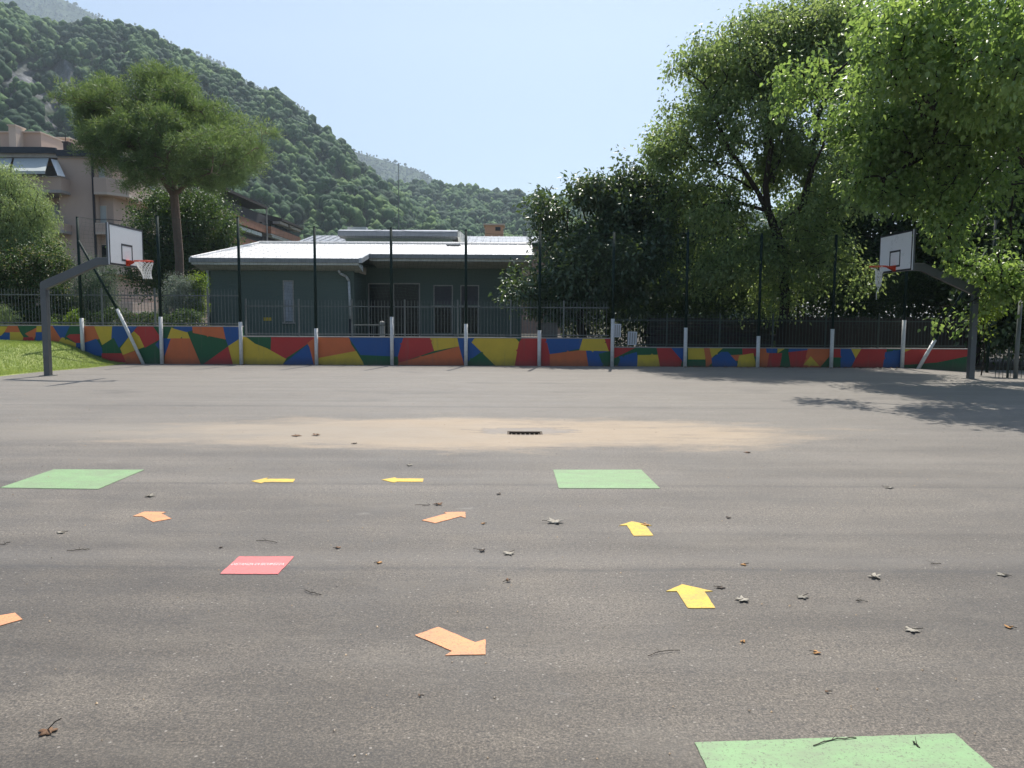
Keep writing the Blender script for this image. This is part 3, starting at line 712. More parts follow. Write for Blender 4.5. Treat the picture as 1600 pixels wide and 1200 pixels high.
# lower fence at the far right
r = empty('side_fence', tuple(P(1560, 594, 20.9)), 'low dark railing with a round hooped top at the right edge, behind the basketball pole', 'fence')
b = MB(); ya = 21.6; zg = -.2; xa, xb = P(1555, 590, ya).x, 24
zt_ = P(1580, 546, ya).z
b.box(xa, xb, ya - .015, ya + .015, zt_ - .14, zt_ - .115).box(xa, xb, ya - .015, ya + .015, zg + .08, zg + .11)
x = xa
while x < xb: b.tube((x, ya, zg), (x, ya, zt_), .009, .009, 5); x += .105
b.build('panel', M['iron_dark'], r)
for px in (1575, 1640, 1720):
    X = P(px, 560, ya).x; MB().box(X - .025, X + .025, ya - .045, ya - .016, zg - .1, zt_ + .06).build('post', M['iron_dark'], r)
X = P(1588, 560, 21.4).x
o = MB().tube((X, 21.4, -.3), (X + .02, 21.4, P(1590, 468, 21.4).z), .055, .05, 12).build('steel_post', M['iron_grey'], None, True)
center_origin(o); tag(o, 'bare grey steel post standing by the railing at the right edge', 'post')

# ------------------------------------------------------------------ basketball hoops
def hoop(px, py, sgn, label, net_kind):
    base = G(px, py); X, Y = base.x, base.y; r = empty('basketball_hoop', (X, Y, 0), label, 'basketball hoop', 'basketball hoops facing each other across the court')
    s = sgn; w = .076; ztop = 2.46
    zb = float(court_z(X, Y))
    b = MB().box(X - w, X + w, Y - w, Y + w, zb - .1, ztop - .18); b.build('pole', M['pole_grey'], r, bevel=.008)
    b = MB().box(X - .16, X + .16, Y - .16, Y + .16, zb - .05, zb + .012); b.build('base_plate', M['pole_grey'], r)
    # bent arm: elbow, inclined run, level end
    xe = X + s * 2.14; zc = 3.12 if sgn > 0 else 3.12
    xk = X + s * 1.5
    def arm(h0, h1):
        return [(X - s * w, ztop - .18 - .001 + .001), (X + s * w, ztop - .18), (X + s * (w + .04), ztop - .14), (xk, zc - .17 - .02), (xe, zc - .17), (xe, zc + .02), (xk - s * .05, zc + .015), (X - s * (w - .03), ztop + .03), (X - s * w, ztop - .02)]
    pts = [(p[0], Y - w * .98, p[1]) for p in arm(0, 0)]
    MB().prism(pts, (0, 2 * w * .98, 0)).build('arm', M['pole_grey'], r, bevel=.008)
    # backboard (its plane runs away from the camera)
    bx = xe + s * .06; z0, z1 = 2.90, 3.95; hw = .9; th = .03
    bb = MB(); xa, xb = sorted((bx, bx + s * th)); bb.mat(0).box(xa, xb, Y - hw, Y + hw, z0, z1)
    f = bx + s * (th + .0015)
    def strip(y0, y1, za, zb_): 
        x0_, x1_ = sorted((bx + s * th, bx + s * (th + .003))); bb.mat(1).box(x0_, x1_, y0, y1, za, zb_)
    e = .05
    strip(Y - hw, Y - hw + e, z0, z1); strip(Y + hw - e, Y + hw, z0, z1); strip(Y - hw + e, Y + hw - e, z0, z0 + e); strip(Y - hw + e, Y + hw - e, z1 - e, z1)
    q0, q1, qa, qb = Y - .295, Y + .295, z0 + .13, z0 + .13 + .45
    strip(q0, q0 + e, qa, qb); strip(q1 - e, q1, qa, qb); strip(q0 + e, q1 - e, qa, qa + e); strip(q0 + e, q1 - e, qb - e, qb)
    board = bb.build('backboard', [M['board_white'], M['black_line']], r)
    fr = MB(); x0_, x1_ = sorted((bx - s * .045, bx - s * .001))
    for (ya_, yb_, za, zb_) in ((Y - hw, Y - hw + .04, z0, z1), (Y + hw - .04, Y + hw, z0, z1), (Y - hw + .04, Y + hw - .04, z0, z0 + .04), (Y - hw + .04, Y + hw - .04, z1 - .04, z1), (Y - .1, Y + .1, z0 + .04, z1 - .04)):
        fr.box(x0_, x1_, ya_, yb_, za, zb_)
    fr.build('frame', M['pole_grey'], board)
    # rim
    zr = 3.05; rc = bx + s * (th + .20 + .23); rr = .23
    rb = MB(); n_ = 32
    tilt = 0 if sgn > 0 else .0
    ring = [(rc + rr * math.cos(2 * math.pi * i / n_), Y + rr * math.sin(2 * math.pi * i / n_), zr) for i in range(n_)]
    for i in range(n_): rb.tube(ring[i], ring[(i + 1) % n_], .012, .012, 8, cap=False)
    x0_, x1_ = sorted((bx + s * (th + .004), bx + s * (th + .018))); rb.box(x0_, x1_, Y - .09, Y + .09, zr - .13, zr + .03)
    x0_, x1_ = sorted((bx + s * (th + .018), bx + s * (th + .21)))
    rb.box(x0_, x1_, Y - .085, Y + .085, zr - .012, zr + .006)
    for yy in (-.07, .07): rb.prism([(bx + s * (th + .018), Y + yy, zr - .11), (bx + s * (th + .018), Y + yy, zr - .02), (bx + s * (th + .21), Y + yy, zr - .015)], (0, .008, 0))
    for i in range(12):
        a = 2 * math.pi * (i + .5) / 12; rb.tube((rc + rr * math.cos(a), Y + rr * math.sin(a), zr), (rc + (rr - .008) * math.cos(a), Y + (rr - .008) * math.sin(a), zr - .04), .005, .005, 4)
    rim = rb.build('rim', M['rim_red'], r, True)
    nb = MB(); rn = random.Random(3)
    def ringpt(k, a, lv):
        if net_kind == 'good':
            rad = [.225, .20, .165, .135, .115, .105, .11][lv]; z = zr - .035 - lv * .072; return (rc + s * .015 * lv + rad * math.cos(a), Y + rad * math.sin(a), z)
        rad = [.21, .10, .075, .085, .08, .07, .045][lv]; z = zr - .03 - lv * .085
        return (rc - s * .02 * (1 if lv else 0) + rad * math.cos(a) + rn.uniform(-.012, .012), Y + rad * math.sin(a) + rn.uniform(-.012, .012), z + rn.uniform(-.02, .02))
    K = 12; rows = [[ringpt(k, 2 * math.pi * (k + .5 * (lv % 2)) / K, lv) for k in range(K)] for lv in range(7)]
    for lv in range(6):
        for k in range(K):
            if net_kind != 'good' and lv == 0 and k % 3: continue
            if lv % 2 == 0: nb.tube(rows[lv][k], rows[lv + 1][k], .0075, .0075, 4); nb.tube(rows[lv][k], rows[lv + 1][(k - 1) % K], .0075, .0075, 4)
            else: nb.tube(rows[lv][k], rows[lv + 1][k], .0075, .0075, 4); nb.tube(rows[lv][k], rows[lv + 1][(k + 1) % K], .0075, .0075, 4)
    if net_kind != 'good':
        nb.path([rows[6][0], (rc - .03, Y, zr - .72), (rc - .015, Y + .01, zr - .9)], .008, 4)
        nb.path([rows[5][3], (rc + .03, Y + .03, zr - .62), (rc + .04, Y + .02, zr - .7)], .008, 4)
    nb.build('net', M['net_white'], rim)
    return r
hoop(75.5, 587, 1, 'basketball hoop on a bent grey pole with a full white net, by the grass bank', 'good')
hoop(1516, 592, -1, 'basketball hoop on a bent grey pole with a torn tangled net, under the trees', 'torn')

# ------------------------------------------------------------------ floor markings
def wpts(Z, pts, z=.004):
    s, ox, oy = Z; return [G(ox + p[0] / s, oy + p[1] / s) for p in pts]
ZA = (3.2, 0, 700); ZB = (2.909, 550, 620); ZC = (2.581, 980, 820); ZD = (3.81, 580, 800)
def floor_mark(name, pts, m, label, cat, group, th=.004):
    c = sum(pts, Vector((0, 0, 0))) / len(pts); r = random.Random(int(c.x * 100)); out = []
    for i in range(len(pts)):                                       # brush-cut edge, a few mm uneven
        a, q = pts[i], pts[(i + 1) % len(pts)]; L = (q - a).length; n_ = max(1, int(L / .04)); nrm = (q - a).cross(Vector((0, 0, 1))).normalized()
        for k in range(n_): out.append(a.lerp(q, k / n_) + (nrm * r.uniform(-.0022, .0022) if k else Vector((0, 0, 0))))
    o = MB().prism([(p.x, p.y, .0005) for p in out], (0, 0, th)).build(name, m); center_origin(o); return tag(o, label, cat, group)
g3 = [G(1085.4, 1161.7), G(1491.5, 1147.4)]; a = G(1104.8, 1200); c = G(1551.5, 1200)
g3 = [g3[0], g3[1], g3[1] + (c - g3[1]).normalized() * 1.0, g3[0] + (a - g3[0]).normalized() * 1.02]
GS = 'green squares painted on the court'
floor_mark('green_square', wpts(ZA, [(270, 108), (722, 110), (490, 207), (0, 200)]), M['mk_green'], 'green painted square on the asphalt left of the yellow arrows', 'marking', GS)
floor_mark('green_square', wpts(ZB, [(915, 333), (1315, 333), (1400, 418), (940, 417)]), M['mk_green'], 'green painted square on the asphalt just in front of the drain', 'marking', GS)
floor_mark('green_square', g3, M['mk_green'], 'large green painted square at the bottom edge with a twig on it', 'marking', GS)
YA = 'yellow arrows painted on the court'; OA = 'orange arrows painted on the court'
floor_mark('yellow_arrow', wpts(ZA, [(1258, 167), (1340, 150), (1330, 156), (1475, 156), (1465, 172), (1322, 172), (1305, 178)]), M['mk_yellow'], 'thin yellow arrow pointing left, nearest the left green square', 'marking', YA)
floor_mark('yellow_arrow', wpts(ZB, [(135, 378), (195, 368), (205, 373), (325, 373), (322, 388), (205, 387), (190, 391)]), M['mk_yellow'], 'thin yellow arrow pointing left, right behind the small orange arrow', 'marking', YA)
floor_mark('yellow_arrow', wpts(ZB, [(1215, 586), (1272, 568), (1362, 586), (1335, 588), (1370, 633), (1280, 634), (1250, 586)]), M['mk_yellow'], 'yellow arrow pointing away with a small dry leaf on its head', 'marking', YA)
floor_mark('yellow_arrow', wpts(ZC, [(157, 270), (222, 242), (345, 270), (312, 272), (355, 338), (245, 338), (200, 270)]), M['mk_yellow'], 'biggest yellow arrow pointing away, in front of the other arrows on the right', 'marking', YA)
floor_mark('orange_arrow', wpts(ZA, [(665, 343), (722, 320), (830, 322), (808, 330), (858, 355), (765, 372), (710, 343)]), M['mk_orange'], 'small orange arrow pointing back left, between the green square and the red plate', 'marking', OA)
floor_mark('orange_arrow', wpts(ZB, [(318, 563), (430, 532), (418, 526), (515, 525), (515, 552), (495, 545), (378, 576)]), M['mk_orange'], 'small orange arrow pointing back right, in the middle of the court', 'marking', OA)
floor_mark('orange_arrow', wpts(ZD, [(260, 737), (400, 688), (620, 780), (680, 762), (680, 852), (440, 858), (482, 832)]), M['mk_orange'], 'largest orange arrow pointing towards the camera and right', 'marking', OA)
floor_mark('orange_arrow', wpts(ZA, [(75, 827), (112, 860), (-60, 908), (-30, 925), (-190, 890), (-110, 838), (-85, 855)]), M['mk_orange'], 'orange arrow cut off by the left edge of the photo', 'marking', OA)
rp = wpts(ZA, [(1195, 545), (1470, 545), (1390, 633), (1100, 632)])
red = floor_mark('red_plate', rp, M['mk_red'], 'red rectangle on the asphalt with one line of white lettering', 'marking', None)
fc = bpy.data.curves.new('lettering', 'FONT'); fc.body = 'DISTANZA DI SICUREZZA'; fc.size = .052; fc.align_x = 'CENTER'; fc.align_y = 'CENTER'; fc.extrude = .0012; fc.offset = 0
tmp = bpy.data.objects.new('tmp', fc); COL.objects.link(tmp)
bpy.context.view_layer.update(); dg = bpy.context.evaluated_depsgraph_get(); me = bpy.data.meshes.new_from_object(tmp.evaluated_get(dg)); bpy.data.objects.remove(tmp)
me.materials.clear(); me.materials.append(M['mk_white'])
a, c = G(362, 883), G(444, 883); ctr = (a + c) / 2
w_ = max(v.co.x for v in me.vertices) - min(v.co.x for v in me.vertices); h_ = max(v.co.y for v in me.vertices) - min(v.co.y for v in me.vertices)
ang = math.atan2(c.y - a.y, c.x - a.x); hh = (G(400, 881.4) - G(400, 884.6)).length
me.transform(Matrix.Translation((ctr.x, ctr.y, .0052)) @ Matrix.Rotation(ang, 4, 'Z') @ Matrix.Diagonal(((c - a).length / w_, hh / h_, 1, 1)))
link('lettering', me, red)

# ------------------------------------------------------------------ litter: dry leaves and twigs
def dry_leaf(px, py, size, m, label, seed, lobes=5, lift=.25, stem=False, ball=False):
    r = random.Random(seed); c = G(px, py, .004); L = size; V = []; Fc = []
    n_ = lobes * 4; ph = r.uniform(0, 6.28); fx, fy = r.uniform(-1, 1), r.uniform(-1, 1)
    V.append((0, 0, .12 * L))
    for i in range(n_):
        t = 2 * math.pi * i / n_; q = i % 4
        rad = L * (.52 if q == 0 else (.40 if q in (1, 3) else .27)) * r.uniform(.8, 1.15)
        x, y = math.cos(t + ph) * rad, math.sin(t + ph) * rad
        cur = lift * L * ((x * fx + y * fy) / L) ** 2 * 2.2 + r.uniform(0, .07) * L
        if ball: x *= .6; y *= .6; cur *= 1.7
        V.append((x, y, cur))
    inner = []
    for i in range(n_):
        v = V[1 + i]; inner.append((v[0] * .5, v[1] * .5, v[2] * .45 + .02 * L + r.uniform(0, .06) * L))
    V += inner
    for i in range(n_):
        j = (i + 1) % n_; Fc += [(0, 1 + n_ + i, 1 + n_ + j), (1 + n_ + i, 1 + i, 1 + j, 1 + n_ + j)]
    b = MB(); b.v = V; b.f = Fc; b.mi = [0] * len(Fc)
    root = empty('dry_leaf', (c.x, c.y, .004), label, 'leaf', 'fallen leaves scattered on the court')
    me = bpy.data.meshes.new('blade'); me.from_pydata([(v[0], v[1], max(v[2], .001)) for v in V], [], Fc); me.materials.append(m)
    me.polygons.foreach_set('use_smooth', [True] * len(Fc)); me.update()
    a = me.attributes.new('rnd', 'FLOAT', 'POINT'); a.data.foreach_set('value', [r.random() for _ in V])
    o = bpy.data.objects.new('blade', me); COL.objects.link(o); o.parent = root
    sol = o.modifiers.new('thickness', 'SOLIDIFY'); sol.thickness = .0012
    s = MB(); a1 = ph + 3.3; h = .5 if stem else .06
    s.path([(0, 0, .12 * L), (math.cos(a1) * L * .4, math.sin(a1) * L * .4, L * h + .004), (math.cos(a1) * L * .75, math.sin(a1) * L * .75, L * h * 1.4 + .003)], .0022, 5)
    me2 = bpy.data.meshes.new('stalk'); me2.from_pydata(s.v, [], s.f); me2.materials.append(M['twig']); o2 = bpy.data.objects.new('stalk', me2); COL.objects.link(o2); o2.parent = root
DL = [(95, 832, .07, 'dry_pale', 'thin pale curled leaf left of the small orange arrow and below the green square'), (234, 775, .10, 'dry_grey', 'greyish curled leaf just below the left green square'),
 (868, 816, .15, 'dry_pale', 'big crumpled pale leaf left of the middle yellow arrow'), (795, 865, .09, 'dry_pale', 'small pale lobed leaf beside the dark spiky one'),
 (753, 861, .09, 'dry_dark', 'dark spiky curled leaf in the middle of the court'), (794, 908, .06, 'dry_brown', 'small brown folded leaf on the long paving joint'),
 (1126, 918, .06, 'dry_dark', 'small dark leaf just right of the biggest yellow arrow head'), (1161, 938, .085, 'dry_pale', 'pale curled leaf right of the biggest yellow arrow'),
 (1254, 933, .08, 'dry_grey', 'flat greyish leaf between two pale leaves on the right'), (1367, 902, .09, 'dry_pale', 'pale star shaped leaf lying on the right of the court'),
 (1566, 898, .08, 'dry_grey', 'grey folded leaf near the right edge of the photo'), (1425, 985, .085, 'dry_pale', 'very pale forked leaf in the right foreground'),
 (1276, 1020, .045, 'dry_orange', 'small orange brown leaf in the right foreground'), (1292, 1081, .03, 'dry_brown', 'tiny brown leaf just behind the large green square'),
 (75, 1143, .075, 'dry_brown', 'crumpled brown leaf with an upright stalk at the bottom left'), (656, 1087, .028, 'dry_brown', 'tiny brown leaf in front of the largest orange arrow'),
 (592, 879, .05, 'dry_orange', 'small orange leaf right of the red plate'), (685, 788, .08, 'dry_brown', 'flat reddish brown leaf behind the middle orange arrow'),
 (640, 727, .09, 'dry_grey', 'grey leaf behind the second thin yellow arrow'), (779, 772, .055, 'dry_dark', 'dark round leaf left of the green square by the drain'),
 (1390, 762, .10, 'dry_grey', 'lone grey brown leaf far right of the green square'), (1138, 809, .045, 'dry_dark', 'small dark leaf on the right, behind the middle yellow arrow'),
 (528, 856, .05, 'dry_brown', 'small brown leaf between the red plate and the dark spiky leaf'), (345, 855, .035, 'dry_dark', 'tiny black leaf behind the red plate corner'),
 (1009, 820, .07, 'dry_orange', 'orange brown leaf lying on the head of the middle yellow arrow'), (755, 818, .04, 'dry_orange', 'tiny yellow leaf right of the middle orange arrow'),
 (1576, 980, .05, 'dry_orange', 'small tan leaf close to the right edge in the foreground'), (463, 681, .14, 'dry_brown', 'left one of two brown leaves on the far sandy patch'),
 (494, 680, .13, 'dry_brown', 'right one of two brown leaves on the far sandy patch'), (554, 693, .08, 'dry_dark', 'small dark leaf at the near edge of the sandy patch'),
 (1168, 707, .09, 'dry_brown', 'brown leaf at the right end of the sandy patch'), (1162, 882, .05, 'dry_orange', 'thin orange leaf beyond the biggest yellow arrow'),
 (1161, 1002, .035, 'dry_orange', 'tiny orange leaf in front of the pale curled leaf on the right'), (1375, 577, .3, 'dry_grey', 'curled grey leaf at the foot of the wall near the right hoop'), (1397, 578, .26, 'dry_pale', 'pale leaf at the foot of the wall beside the last white post')]
for i, (px, py, s, m, lb) in enumerate(DL): dry_leaf(px, py, s * .95, M[m], lb, 50 + i, 5 if s > .05 else 3, .3, px == 75, px in (753, 656, 1292, 794))
def twig(pts, r, label, seed):
    r *= .65; rr = random.Random(seed); w = [G(*p, .006) for p in pts]; out = []
    for a, c in zip(w[:-1], w[1:]):
        for k in range(4): q = a.lerp(c, k / 4); out.append(q + Vector((rr.uniform(-1, 1), rr.uniform(-1, 1), rr.uniform(0, 1.5))) * r * 1.6)
    out.append(w[-1]); b = MB().path(out, r, 6)
    m_ = out[len(out) // 2]; b.tube(m_, m_ + Vector((rr.uniform(-.05, .05), .035, .012)), r * .7, r * .3, 5)
    o = b.build('twig', M['twig']); center_origin(o); tag(o, label, 'twig', 'twigs fallen on the court')
twig([(105, 861), (125, 859), (140, 858)], .004, 'short twig lying left of the red plate', 1)
twig([(475, 922), (488, 927), (502, 929)], .004, 'bent twig just in front of the red plate', 2)

twig([(1013, 1025), (1030, 1019), (1062, 1016)], .0028, 'curved thin twig in front of the biggest yellow arrow', 3)
twig([(1271, 1165), (1300, 1156), (1338, 1153)], .003, 'curved twig lying on the large green square', 4)
twig([(1426, 1161), (1432, 1164), (1437, 1168)], .004, 'stubby twig lying on the large green square', 5)
twig([(400, 845), (416, 845), (433, 848)], .0035, 'thin twig behind the red plate', 6)
twig([(0, 851), (8, 850), (16, 847)], .004, 'twig at the left edge of the photo', 7)
twig([(1455, 881), (1462, 881), (1470, 881)], .0035, 'tiny straight twig behind the pale star leaf on the right', 8)
twig([(660, 790), (672, 789), (648, 789)], .003, 'thin twig behind the middle orange arrow', 9)
twig([(1346, 938), (1336, 939), (1356, 940)], .003, 'thin pale twig in front of the pale star leaf', 10)
rng = np.random.default_rng(8); n = 520
t = rng.random(n) ** 1.3; y = 2.6 + t * 17; x = rng.uniform(-.8, .8, n) * y; s = rng.uniform(.003, .011, n) * (1 + y * .05)
V = []; Q = []
for i in range(n):
    c = np.array([x[i], y[i], .002 + s[i] * .4]); k = rng.normal(size=(4, 3)); k /= np.linalg.norm(k, axis=1)[:, None]; b0 = len(V)
    for q in ((1, 0, -.4), (-.5, .87, -.4), (-.5, -.87, -.4), (0, 0, .7)): V.append(c + (np.array(q) + k[0] * .3) * s[i] * .6)
    Q += [(b0, b0 + 1, b0 + 3), (b0 + 1, b0 + 2, b0 + 3), (b0 + 2, b0, b0 + 3)]
o = np_mesh('court_crumbs', np.array(V), np.array(Q), leaf_mat('crumbs', (.03, .025, .02), (.36, .24, .12), 0), None, np.repeat(rng.random(n), 4))
tag(o, 'tiny seeds, grit and leaf crumbs strewn over the asphalt', 'debris', kind='stuff')

# ------------------------------------------------------------------ green one-storey building
GY, GY2 = 32.0, 33.6
def gx(px, Y, py=450): return P(px, py, Y).x
ZE = P(450, 404, GY).z; SL = .2
def zr_(Y): return ZE + SL * (Y - GY)
gb = empty('green_building', (gx(560, GY), 38, 0), 'long single storey grey green building with a white metal roof behind the wall', 'building')
xl, xm, xr = gx(300, GY), gx(562, GY), gx(834, GY2); WF, WF2 = GY + .75, GY2 + 1.0; YR = 37.8
wl = gx(323, WF); wm = gx(553, WF); zwt = ZE - .46
b = MB(); b.box(wl, wm, WF, YR + 6, -.3, zwt); b.box(wm + .003, xr - .5, WF2 + .9, YR + 6, -.3, zr_(GY2) - .42)
b.build('wall', M['wall_green'], gb)
# roof: one slope, longer over the left wing, hipped at the left end
hx = gx(405, YR, 380); T = .07
b = MB()
def rp_(x, Y, d=0): return (x, Y, zr_(Y) + d)
b.mat(0).poly([rp_(xl, GY), rp_(xm, GY), rp_(xm, GY2), rp_(xm + .0, YR), rp_(hx, YR)])
b.poly([rp_(xm, GY2), rp_(xr, GY2), rp_(xr, YR), rp_(xm, YR)])
b.poly([(hx, YR, zr_(YR)), (xl, YR + (YR - GY), ZE), (xl, GY, ZE)])
b.poly([(hx, YR, zr_(YR)), (xr, YR, zr_(YR)), (xr, YR + 5.8, ZE), (xl, YR + 5.8, ZE)])
xx = xl + .15
while xx < xr:                                                    # standing seams
    y0 = GY if xx < xm else GY2; y1 = YR if xx > hx else GY + (YR - GY) * (xx - xl) / (hx - xl)
    if y1 - y0 > .3: b.prism([(xx, y0 + .01, zr_(y0)), (xx, y1 - .02, zr_(y1)), (xx, y1 - .02, zr_(y1) + .022), (xx, y0 + .01, zr_(y0) + .022)], (.03, 0, 0))
    xx += .46
b.tube(rp_(hx, YR, .03), rp_(xr, YR, .03), .09, .09, 6).tube((xl, GY, ZE + .02), rp_(hx, YR, .03), .06, .06, 6)
b.build('roof', [M['roof_white']], gb)
b = MB()                                                          # fascia, gutters, soffits
b.mat(0).box(xl, xm, GY - .10, GY + .02, ZE - .17, ZE + .01).mat(1).box(xl + .02, xm - .02, GY - .04, GY + .02, ZE - .26, ZE - .172)
b.mat(1).prism([(xl + .05, GY + .02, ZE - .26), (xl + .05, WF + .3, ZE - .5), (xl + .05, WF + .3, ZE - .2), (xl + .05, GY + .02, ZE - .172)], (xm - xl - .1, 0, 0))
b.mat(0).box(xm + .13, xr, GY2 - .10, GY2 + .02, zr_(GY2) - .17, zr_(GY2) + .01)
b.mat(1).prism([(xm + .13, GY2 + .02, zr_(GY2) - .28), (xm + .13, WF2 + 1.2, zr_(GY2) - .50), (xm + .13, WF2 + 1.2, zr_(GY2) - .2), (xm + .13, GY2 + .02, zr_(GY2) - .172)], (xr - xm - .2, 0, 0))
b.mat(2).prism([(xm, GY - .1, ZE - .17), (xm, GY2 + .3, zr_(GY2 + .3) - .17), (xm, GY2 + .3, zr_(GY2 + .3) + .03), (xm, GY - .1, ZE + .03)], (.13, 0, 0))
b.mat(2).prism([(xl - .06, GY - .1, ZE - .17), (xl - .06, GY + 10, ZE - .17), (xl - .06, GY + 10, ZE + .01), (xl - .06, GY - .1, ZE + .01)], (.055, 0, 0))
b.build('fascia', [M['fascia'], M['soffit'], M['pipe_white']], gb)
xp = gx(325, WF - .1)
b = MB().tube((xp, WF - .1, ZE - .45), (xp, WF - .1, P(325, 494, WF).z), .055, .055, 8); b.mat(1).tube((xp, WF - .1, P(325, 494, WF).z), (xp, WF - .1, -.2), .065, .065, 8)
b.build('downpipe', [M['pipe_white'], M['pipe_dark']], gb, True)
q = [P(529, 422, WF - .3), P(531, 427, WF - .25), P(541, 432, WF - .15), P(545, 439, WF - .1), P(548, 498, WF - .1)]
b = MB().path([V3(p) for p in q], .055, 8); b.mat(1).tube(q[-1], (q[-1].x, q[-1].y, -.2), .065, .065, 8)
b.build('downpipe', [M['pipe_white'], M['pipe_dark']], gb, True)
def g_window(px0, px1, py0_, py1_, wy, m, slats=True):
    a, c = P(px0, py0_, wy), P(px1, py1_, wy); w0, w1, z1, z0 = a.x, c.x, a.z, c.z
    f = MB().box(w0 - .05, w0, wy - .03, wy + .02, z0 - .05, z1 + .05).box(w1, w1 + .05, wy - .03, wy + .02, z0 - .05, z1 + .05).box(w0, w1, wy - .03, wy + .02, z1, z1 + .05).box(w0 - .1, w1 + .1, wy - .08, wy + .02, z0 - .1, z0 - .051)
    f = f.build('window', M['grey_trim'], gb); s = MB()
    if slats:
        z = z0
        while z < z1 - .02: s.prism([(w0, wy - .005, z), (w0, wy - .02, z + .006), (w0, wy - .004, z + .05), (w0, wy + .004, z + .05)], (w1 - w0, 0, 0)); z += .052
    else: s.box(w0, w1, wy - .012, wy - .002, z0, z1)
    s.build('shutter' if slats else 'pane', m, f)
g_window(444, 458, 440, 502, WF, M['shutter_pale'])
g_window(679, 706, 447, 476, WF2 + .9, M['shutter_dark']); g_window(679, 706, 480, 520, WF2 + .9, M['glass'], False)
g_window(721, 747, 447, 476, WF2 + .9, M['shutter_dark']); g_window(721, 747, 480, 520, WF2 + .9, M['glass'], False)
g_window(577, 612, 444, 530, WF2 + .9, M['glass'], False); g_window(616, 655, 444, 530, WF2 + .9, M['glass'], False)
a, c = P(412, 496, WF), P(424, 501, WF)
MB().box(a.x, c.x, WF - .02, WF - .002, c.z, a.z).build('warning_plate', M['sign_yellow'], gb)
# clerestory block and vent on the roof
a, c = P(538, 357, 41), P(716, 371, 41); z1 = a.z; z0 = c.z
cl = MB(); cl.mat(0).box(P(540, 372, 41.6).x, P(706, 372, 41.6).x, 41.6, 47, 4.3, z0 + .05)
cl.mat(1).prism([(a.x - .35, 41, z0 + .06), (a.x - .35, 41, z1 - .12), (a.x - .35, 41.5, z1), (a.x - .35, 47, z1 + .15), (a.x - .35, 47, z0 + .2), (a.x - .35, 41.6, z0)], (c.x - a.x + .3, 0, 0))
cl.mat(2).prism([(c.x - .03, 40.95, z0 + .02), (c.x - .03, 40.95, z1 - .1), (c.x - .03, 47, z1 + .2), (c.x - .03, 47, z0 - .9), (c.x - .03, 44, z0 - .9)], (.12, 0, 0))
a2, c2 = P(543, 354.5, 44), P(572, 357, 44); cl.mat(2).box(a2.x, c2.x, 44, 44.6, c2.z - .2, a2.z)
cl.build('clerestory', [M['wall_green'], M['grey_roof'], M['soffit']], gb)
a, c = P(699, 383, 37.0), P(718, 393, 37.0)
MB().mat(0).box(a.x, c.x, 37.0, 37.6, zr_(37) - .05, a.z).box(a.x - .05, c.x + .05, 36.95, 37.65, a.z, a.z + .03).build('roof_vent', [M['concrete']], gb)
# gate-like handrail with a ball finial near the entrance
hr = empty('entrance_railing', V3(P(575, 525, 31)), 'pale tubular handrail with a round finial before the recessed entrance', 'railing')
a, c = P(553, 508, 31), P(597, 508, 31)
MB().tube(a, c, .022, .022, 6).tube(a, (a.x, 31, 0), .022, .022, 6).tube(c + Vector((-.35, 0, 0)), (c.x - .35, 31, 0), .018, .018, 6).build('rail', M['iron_grey'], hr)
b = MB().box(c.x - .09, c.x + .09, 30.91, 31.09, -.1, c.z - .02); b.tube((c.x, 31, c.z - .02), (c.x, 31, c.z + .02), .05, .1, 10).tube((c.x, 31, c.z + .02), (c.x, 31, c.z + .12), .1, .1, 10).tube((c.x, 31, c.z + .12), (c.x, 31, c.z + .17), .1, .03, 10)
b.build('pillar', M['concrete'], hr)

# grey roofed building further behind, orange stair tower
fb = empty('far_building', (gx(650, 90), 95, 0), 'low brown building with a long grey metal roof behind the green one', 'building')
def zpx(py, Y, px=700): return P(px, py, Y).z
xa, xb = gx(466, 90, 375), gx(890, 90, 375)
MB().box(xa + .5, xb - .5, 91, 104, -.3, zpx(379, 91)).build('wall', M['brown_plaster'], fb)
b = MB().prism([(xa, 90, zpx(379.5, 90)), (xa, 90, zpx(378, 90)), (xa, 97, zpx(369, 97)), (xa, 104, zpx(378, 97)), (xa, 104, zpx(380, 97))], (xb - xa, 0, 0))
xx = xa + .6
while xx < xb: b.prism([(xx, 90, zpx(378, 90)), (xx, 97, zpx(369, 97)), (xx, 97, zpx(369, 97) + .08), (xx, 90, zpx(378, 90) + .08)], (.06, 0, 0)); xx += .9
b.build('roof', M['grey_roof'], fb)
for p0, p1 in ((732, 758), (779, 806)):
    a, c = P(p0, 379, 90.9), P(p1, 384, 90.9); MB().box(a.x, c.x, 90.95, 91.05, c.z - .4, a.z - .1).build('window', M['glass'], fb)
ot = empty('stair_tower', V3(P(773, 380, 130)), 'small orange plastered tower with one dark window above the grey roof', 'tower')
a, c = P(757.5, 352, 130), P(786, 384, 130)
MB().box(a.x, c.x, 130, 134, 0, a.z).build('wall', M['orange_plaster'], ot)
MB().box(a.x - .25, c.x + .3, 129.7, 134.3, a.z, a.z + .25).build('cornice', M['beige_pale'], ot)
e, f = P(774, 354.5, 129.9), P(782, 360.5, 129.9); MB().box(e.x, f.x, 129.95, 130.05, f.z, e.z).build('window', M['glass'], ot)

